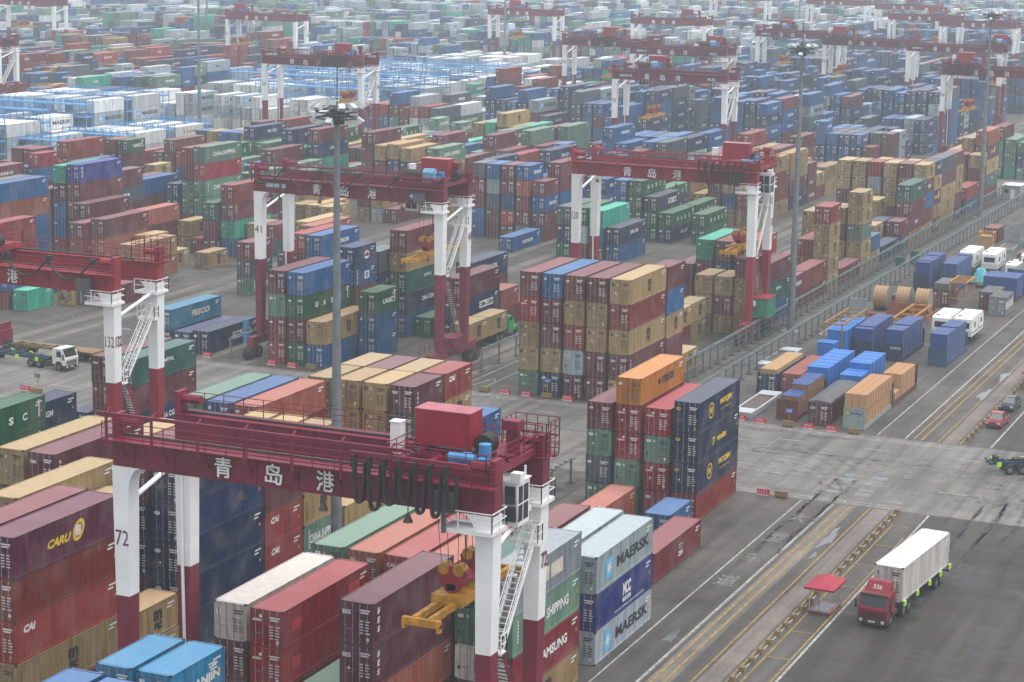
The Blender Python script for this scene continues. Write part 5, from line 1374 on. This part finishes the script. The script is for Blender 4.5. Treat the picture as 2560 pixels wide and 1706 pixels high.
rack(-65.6, 239.0, 12.2, RBL, 'flat rack hidden under bright blue wrapped boxes, left of two', 0, 0); crates(-65.7, 239.2, .5, 2.6, 11.8, 3.1, 6, TARPB, 'bright blue wrapped boxes, long row on the left-hand rack', TARPB, DKS, 'wrapped cargo', .5, 'wrapped_boxes')
rack(-70.0, 262.0, 12.2, RBL, 'flat rack under the rusty yellow lifting frame', 0, 0); crates(-69.6, 257.6, .3, 2.2, 2.2, 2.6, 1, TARPB, 'single bright blue wrapped box under the near end of the yellow frame', TARPB, DKS, 'wrapped cargo', 0, 'wrapped_boxes'); crates(-69.6, 262.3, .5, 2.4, 10, 3.2, 4, TARPB, 'bright blue wrapped boxes standing inside the yellow lifting frame', TARPB, DKS, 'wrapped cargo', 0, 'wrapped_boxes')
for x, y, col, lab, wd in ((-66.6, 263.8, RN, 'navy flat rack with royal blue wrapped cargo, left of the lettered navy one', None), (-62.7, 264.3, RN, 'navy flat rack with white-lettered end wall and royal blue cargo', 'CRONOS'), (-57.0, 264.2, RBL, 'blue flat rack with royal blue cargo nearest the white lane line', None)):
    rack(x, y, 12.3, col, lab, 2.35, 2.35, wd, wordm=0); crates(x+.12, y+.3, .5, 2.15, 11.6, 3.5, 8, TARPD, lab.replace('flat rack', 'rack load').replace(' with', ', wrapped boxes with')[:70].rsplit(' ', 1)[0], TARPD, GRYM, 'wrapped cargo', .35, 'wrapped_boxes')
for x, y, lab in ((-71.3, 317.2, 'royal blue wrapped cargo tall on the left navy rack by the fence'), (-67.6, 319, 'royal blue wrapped cargo tall on the second navy rack by the fence')):
    rack(x, y, 12.3, RN if x < -70 else RBL, 'navy flat rack by the fence' + (' at left' if x < -70 else ' beside the other one') + ' carrying tall blue cargo', 2.9, 0); crates(x+.1, y+.4, .5, 2.2, 11.4, 4.2 if x < -70 else 3.9, 8, TARPD, lab, TARPD, GRYM, 'wrapped cargo', .3, 'wrapped_boxes')
# hard-top and open-top boxes standing in the depot
container(-60.4, 231.6, 0.02, 40, 't', False, 'maroon open-top container under a sagging grey tarpaulin')
def tarp(x, y, z, w_, L, label, mat=TARPG, sag=.35, hang=.25):
    b = MB(); n, m_ = 8, 16
    P = [[(-w_/2+w_*i/n, L*j/m_, z+sag*math.sin(PI*i/n)*(.5+.5*math.sin(PI*min(1, j/m_*1.4)))+random.uniform(-.02, .02)) for i in range(n+1)] for j in range(m_+1)]
    for j in range(m_):
        for i in range(n): b.quad(P[j][i], P[j][i+1], P[j+1][i+1], P[j+1][i])
    for s in (0, n):
        xo = -.03 if s == 0 else .03
        for j in range(m_): a, c = P[j][s], P[j+1][s]; b.quad((a[0], a[1], a[2]), (c[0], c[1], c[2]), (c[0]+xo, c[1], c[2]-hang), (a[0]+xo, a[1], a[2]-hang))
    for i in range(n): a, c = P[0][i], P[0][i+1]; b.quad(a, c, (c[0], -.03, c[2]-hang*.8), (a[0], -.03, a[2]-hang*.8))
    me = b.mesh('tarpaulin', [mat], fix=True, smooth=True); bm_ = me; o = link('tarpaulin', me, None, (x, y, 0)); tag(o, label, 'tarpaulin'); return o
tarp(-60.4, 225.6, 2.66, 2.5, 12.1, 'grey tarpaulin humped over the maroon open-top container')
def opentop(x, y, n, col, label, load=None):
    ms = None; t = thing('open_top_container', label, 'container', (x, y, 0), 0, 'open-top containers in the depot'); L = L_of(n); H = 2.59; b = MB()
    for s in (1, -1):
        pr = corr(-L/2+.16, L/2-.16, .28, .036)
        for (p, d), (q, e) in zip(pr[:-1], pr[1:]): xa = s*(W/2-.012-d); xb = s*(W/2-.012-e); b.quad((xa, p, .16), (xb, q, .16), (xb, q, H-.07), (xa, p, H-.07)); b.quad((xa-s*.05, p, .16), (xb-s*.05, q, .16), (xb-s*.05, q, H-.07), (xa-s*.05, p, H-.07))
    b.quad((-W/2+.1, L/2-.05, .16), (W/2-.1, L/2-.05, .16), (W/2-.1, L/2-.05, H), (-W/2+.1, L/2-.05, H)); b.quad((-W/2, -L/2, .14), (W/2, -L/2, .14), (W/2, L/2, .14), (-W/2, L/2, .14))
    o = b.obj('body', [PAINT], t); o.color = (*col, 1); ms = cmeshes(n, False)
    fr = MB()
    for s in (1, -1):
        xa, xb = sorted((s*W/2, s*(W/2-.07))); fr.box(xa, xb, -L/2, L/2, H-.09, H-.01); fr.box(xa, xb, -L/2, L/2, .03, .18)
        for yy in (-L/2, L/2-.15): xc, xd = sorted((s*(W/2+.002), s*(W/2-.13))); fr.box(xc, xd, yy-.002, yy+.152, .0, H)
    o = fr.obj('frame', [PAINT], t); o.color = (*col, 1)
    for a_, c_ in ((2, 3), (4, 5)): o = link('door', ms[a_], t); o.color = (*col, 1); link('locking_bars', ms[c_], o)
    link('lettering', marks_mesh('r', n, False, 1)[1], t)
    return t
opentop(-70.2, 244.2, 40, (.015, .03, .075), 'navy open-top container filled with plywood sheets at the fence side'); crates(-71.2, 238.6, 1.6, 2.05, 11.2, 1.35, 5, WOOD, 'plywood sheets heaped in the navy open-top container', None, None, 'timber')
opentop(-67.3, 244.4, 40, (.19, .04, .028), 'brick red open-top container with a rusty covered load'); crates(-68.45, 238.4, 1.5, 2.28, 11.9, 1.2, 6, flat('rust_cover', (.30, .085, .06), .6, dirt=.3), 'rust-red covered load of the brick red open-top container', None, None, 'cargo')
opentop(-64.7, 309.4, 20, (.13, .03, .035), 'maroon open-top container beside the cable reels with lattice cargo'); crates(-65.8, 306.5, 2.6, 2.1, 5.6, .9, 1, flat('grey_cargo', (.12, .12, .14), .6), 'grey latticework cargo standing above the maroon open-top', None, None, 'cargo')
container(-58.1, 310.2, .02, 20, 'r', False, 'maroon container with dark tarped roof left of the grey one'); container(-56.0, 306.6, .02, 20, 'L', False, 'grey container with a tarped roof beside the white line')
tarp(-58.1, 307.2, 2.66, 2.5, 6.0, 'dark tarpaulin on the maroon container left of the grey one', TARPG, .08); tarp(-56.0, 303.6, 2.66, 2.5, 6.0, 'dark tarpaulin on the grey container beside the white line', TARPG, .08)
for x, lab in ((-69.4, 'orange flat rack holding the middle cable reel'), (-66.5, 'orange flat rack holding the right-hand cable reel'), (-72.4, 'flat rack holding the left cable reel behind the pale end wall')): rack(x, 294.3, 6.1, ROR, lab, 2.3 if x > -70 else 0, 2.3)
def reel(x, y, label, r=1.75):
    t = thing('cable_reel', label, 'cable reel', (x, y, .55), 0, 'wooden cable reels on the racks'); b = MB()
    for s in (-.95, .85): b.cyl((s, 0, r), (s+.1, 0, r), r, 26)
    b.obj('flange', [flat('reel_grey_wood', (.30, .26, .21), .8, dirt=.3, scale=3)], t); b = MB(); b.cyl((-.85, 0, r), (.85, 0, r), r*.95, 26); b.obj('lagging', [WOOD], t)
    b = MB()
    for s in (-.5, 0, .45): b.cyl((s, 0, r), (s+.04, 0, r), r*.965, 26)
    b.obj('band', [M_DARK], t)
reel(-71.2, 297.6, 'wooden cable reel at the left of three'); reel(-68.1, 298.2, 'weathered greyish cable reel, middle of three'); reel(-65.3, 298.0, 'light wooden cable reel at the right of three')
def frame(x, y, L, h, mat, label, w_=2.5, cross=5):
    t = thing('lifting_frame', label, 'lifting frame', (x, y, 0), 0, 'yellow over-height lifting frames'); q = .16
    for xx in (0, w_-q):
        for yy in (0, L-q): b = MB(); b.box(xx, xx+q, yy, yy+q, 0, h-q); b.obj('leg', [mat], t)
    b = MB(); 
    for xx in (-.01, w_-q+.01): b.box(xx, xx+q+.02, 0, L, h-q, h+.06)
    for i in range(cross): yy = i*(L-q)/(cross-1); b.box(q, w_-q, yy, yy+q, h-q, h)
    b.obj('top_frame', [mat], t); b = MB(); b.box(q, w_-q, .02, .14, h*.36, h*.36+.12); b.box(q, w_-q, L-.14, L-.02, h*.36, h*.36+.12); b.obj('cross_bar', [mat], t)
YR = flat('frame_rusty_yellow', (.38, .19, .035), .6, dirt=.4, scale=3)
frame(-70.1, 262.1, 12.2, 4.6, YR, 'long rusty yellow lifting frame standing over blue wrapped boxes'); frame(-63.6, 306.6, 6.1, 3.9, YEL, 'bright yellow lifting frame beside the maroon open-top container'); frame(-65.6, 280.5, 12.2, 2.6, YEL, 'low bright yellow lifting frame between the reels and the caravans', cross=4); frame(-69.8, 357.3, 2.6, 4.2, YEL, 'small yellow lifting frame over a plywood crate near the caravans', cross=2)
crates(-69.6, 357.5, 0, 2.1, 2.1, 3.6, 1, WOOD, 'tall plywood crate under the small yellow frame', None, None)
def caravan(x, y, label, L=7.6, z=.75, w_=2.4):
    t = thing('caravan', label, 'caravan', (x+w_/2, y, z-.75), 0, 'white caravans parked in the depot'); x0, x1 = -w_/2, w_/2; b = MB(); b.prism([(0, .9), (-.12, 1.7), (0, 3.2), (.25, 3.42), (L-.7, 3.42), (L-.15, 2.9), (L, 2.0), (L-.2, .9)], x0, x1, 0, 0); c = b.obj('body', [RVW], t)
    b = MB(); b.box(x0+.35, x1-.35, -.10, .0, 1.9, 2.75); b.obj('rear_window', [GLS], c)
    for yy, l_ in ((1.4, .9), (5.6, .8)): b = MB(); b.box(x1-.005, x1+.02, yy, yy+l_, 1.95, 2.65); b.obj('side_window', [GLS], c)
    b = MB(); b.box(x1, x1+.02, 3.9, 4.6, 1.05, 2.9); b.obj('door', [flat('caravan_door', (.60, .60, .58), .4)], c)
    b = MB(); b.box(-.45, .35, 2.6, 3.4, 3.42, 3.72); b.obj('roof_air_conditioner', [RVW], c); b = MB(); b.box(-.9, -.5, .9, 1.3, 3.42, 3.5); b.obj('roof_vent', [M_DARK], c)
    b = MB(); b.box(x1, x1+.015, .3, L-.6, 1.25, 1.4); b.obj('body_stripe', [flat('stripe_brown', (.16, .05, .05), .5)], c)
    b = MB(); b.box(x0+.2, x1-.2, .3, L+1, .6, .9); b.obj('chassis', [M_DARK], t)
    for yy in (3.2, 4.2):
        for s in (-1, 1): wheel(t, s*(w_/2-.02), yy, .36, .22, s)
caravan(-60.0, 279.6, 'white caravan behind the blue-wrapped rack, left of the nearer pair', z=.9); caravan(-57.2, 280.2, 'white caravan beside the lane, right of the nearer pair', z=.9)
caravan(-68.4, 336.5, 'white caravan of the farther pair, left one behind turquoise tarps', z=1.3); caravan(-64.9, 336.5, 'white caravan of the farther pair, right one', z=1.3); caravan(-59.6, 341, 'small white caravan right of the farther pair', 4.6, .8, 2.2); caravan(-60.6, 333.5, 'low white caravan roof just behind the turquoise tarps', 4.0, .3, 2.2)
def lump(x, y, label, w_=2.2, L=3.6, h=2.6):
    b = MB(); n, m_ = 7, 8; R = random.Random(int(x*10)); P = []
    for j in range(m_+1):
        row = []
        for i in range(n+1):
            u, v = i/n, j/m_; e = min(1, 5*min(u, 1-u))*min(1, 5*min(v, 1-v)); row.append(((u-.5)*w_*(1.12-.12*e), (v-.5)*L, .6+(h-.6)*e*(.75+.25*math.sin(3*v+u*2+x))+R.uniform(-.12, .12)*e))
        P.append(row)
    for j in range(m_):
        for i in range(n): b.quad(P[j][i], P[j][i+1], P[j+1][i+1], P[j+1][i])
    o = b.obj('tarped_machine', [TARPT]); o.location = (x, y, 0); tag(o, label, 'covered machine', 'machines under turquoise tarps')
rack(-68.0, 325.5, 6.1, RBL, 'blue low rack under the left turquoise tarps', 0, 0); rack(-63.6, 326.0, 6.1, RB, 'brown low rack under the right turquoise tarps', 0, 0)
lump(-66.6, 328.6, 'turquoise tarped machine at left of three'); lump(-63.6, 329.6, 'turquoise tarped machine in the middle of three'); lump(-60.4, 329.0, 'turquoise tarped machine at right of three, slightly lower', 2.2, 3.6, 2.2)
rack(-60.6, 316.5, 12.2, RBL, 'flat rack under the wide royal blue wrapped crate', 0, 0); crates(-60.6, 316.2, .5, 5.0, 5.6, 3.0, 1, TARPD, 'wide royal blue wrapped crate behind the grey container', TARPD, GRYM, 'wrapped cargo', 0, 'wrapped_boxes'); crates(-57.6, 323.5, .5, 2.6, 12, 3.2, 4, TARPD, 'royal blue wrapped long cargo at the right edge', TARPG, GRYM, 'wrapped cargo', 0, 'wrapped_boxes')
opentop(-60.0, 352.5, 40, (.02, .035, .12), 'navy container with boards on top beyond the small caravan'); crates(-61.1, 347, 1.9, 2.2, 11, .9, 4, WOODR, 'weathered boards covering the navy container beyond the caravans', None, None, 'timber')
rack(-68.0, 366, 6.1, GRYM, 'empty pale grey rack behind the small yellow frame', 0, 0); container(-71.0, 378, .02, 20, 'r', False, 'dark maroon container by the fence beside the grey tank crate'); crates(-64.6, 371, 0, 3.2, 8, 4.0, 3, flat('mesh_grey', (.20, .24, .26), .55), 'large dark grey wrapped frame crate at the right beyond the caravans', None, DKS, 'wrapped cargo', 0, 'wrapped_boxes')
crates(-68.6, 376, 0, 2.4, .3, 3.6, 1, GRYM, 'upright pale grey rack end wall by the maroon container', None, None, 'rack wall', 0, 'rack_wall')
opentop(-66, 406, 40, (.02, .03, .08), 'navy open-top container heaped with tangled scrap at the right edge')
R = random.Random(3); b = MB()
for i in range(90): a = Vector((R.uniform(-1.1, 1.1), R.uniform(-5.8, 5.8), R.uniform(2.0, 3.1))); b.bar(a, a+Vector((R.uniform(-1, 1), R.uniform(-1.2, 1.2), R.uniform(-.6, .5))), .09)
o = b.obj('scrap_metal', [M_DARK]); o.location = (-66, 406, 0); tag(kind(o, 'stuff'), 'tangled scrap metal heaped in the navy open-top', 'scrap metal')
t = thing('gate_cabin', 'small white cabin at the far end of the fence', 'cabin', (-79.6, 438.5, 0), 0); b = MB(); b.box(-1.6, 1.9, 0, 5, 0, 2.7); c = b.obj('wall', [GRYM], t); b = MB(); b.box(-1.8, 2.1, -.2, 5.2, 2.7, 2.85); b.obj('roof', [RVW], t); b = MB(); b.box(.0, .8, -.02, .0, .1, 2.0); b.obj('door', [RVW], c); b = MB(); b.box(-1.2, -.4, -.02, .0, 1.2, 2.0); b.obj('window', [GLS], c)
for x, y, l in ((-79.0, 341.5, 'dark green switch cabinet between the two rail lines, left one'), (-77.3, 344.5, 'green switch cabinet between the two rail lines, taller right one')):
    t = thing('switch_cabinet', l, 'cabinet', (x, y, 0), 0, 'green switch cabinets'); b = MB(); b.box(-.7, .7, -.5, .5, .1, 2.2 if x > -78 else 1.5); c = b.obj('cabinet_body', [flat('cab_green', (.03, .10, .08), .5)], t); b = MB(); b.box(-.6, -.03, -.52, -.5, .25, 1.35); b.box(.03, .6, -.52, -.5, .25, 1.35); b.obj('door', [flat('cab_green2', (.04, .13, .10), .5)], c)

# ================================================================== BLUE REEFER RACKS
RKB = flat('rack_frame_blue', (.09, .32, .62), .5, dirt=.15)
def reefer_rack(x, y, label, w_=24, d_=2.6, tiers=4, th=2.75):
    t = thing('reefer_service_rack', label, 'steel rack', (x, y, 0), 0, 'blue steel service racks between the reefers'); nb = 8
    b = MB()
    for i in range(nb+1):
        for yy in (0, d_): b.bar((i*w_/nb, yy, 0), (i*w_/nb, yy, tiers*th+1.1), .15)
    b.obj('column_row', [RKB], t)
    for k_ in range(1, tiers+1):
        b = MB(); z = k_*th; b.box(0, w_, -.1, d_+.1, z-.28, z); b.rail([(0, -.1, z), (w_, -.1, z)], 1.1, 0, .05, 3, 1); b.rail([(0, d_, z), (w_, d_, z)], 1.1, 0, .05, 3, 1); b.obj('platform', [RKB], t)
    b = MB()
    for k_ in range(tiers): s = 1 if k_ % 2 else -1; xm = w_*.5; b.bar((xm-s*2.2, d_/2, k_*th), (xm+s*2.2, d_/2, (k_+1)*th), .5, .12)
    b.obj('stair', [RKB], t)
names = ['nearest at far left', 'second at far left', 'third at far left', 'beside the tall thin mast', 'behind the far left white stacks']
for i, (x, y, wd, tr) in enumerate(RACKS):
    if y > 600 or (y > 470 and (i*7) % 10 < 4): continue
    reefer_rack(x, y, 'blue steel service rack '+(ORD[i] if i < 20 else 'farther '+ORD[i-20])+' from the front among the white reefers', wd, 2.6, tr+(y > 470))

# ================================================================== HAZE
b = MB(); b.box(-1700, 320, -60, 1900, -1.0, H0+3)
m = bpy.data.materials.new('haze'); m.use_nodes = True; t = m.node_tree; t.nodes.clear()
pv = t.nodes.new('ShaderNodeVolumePrincipled'); pv.inputs['Color'].default_value = (.86, .95, 1, 1); pv.inputs['Density'].default_value = HAZE_DENSITY; pv.inputs['Anisotropy'].default_value = 0
mo = t.nodes.new('ShaderNodeOutputMaterial'); t.links.new(pv.outputs[0], mo.inputs['Volume'])
hz = kind(b.obj('haze', m), 'stuff')
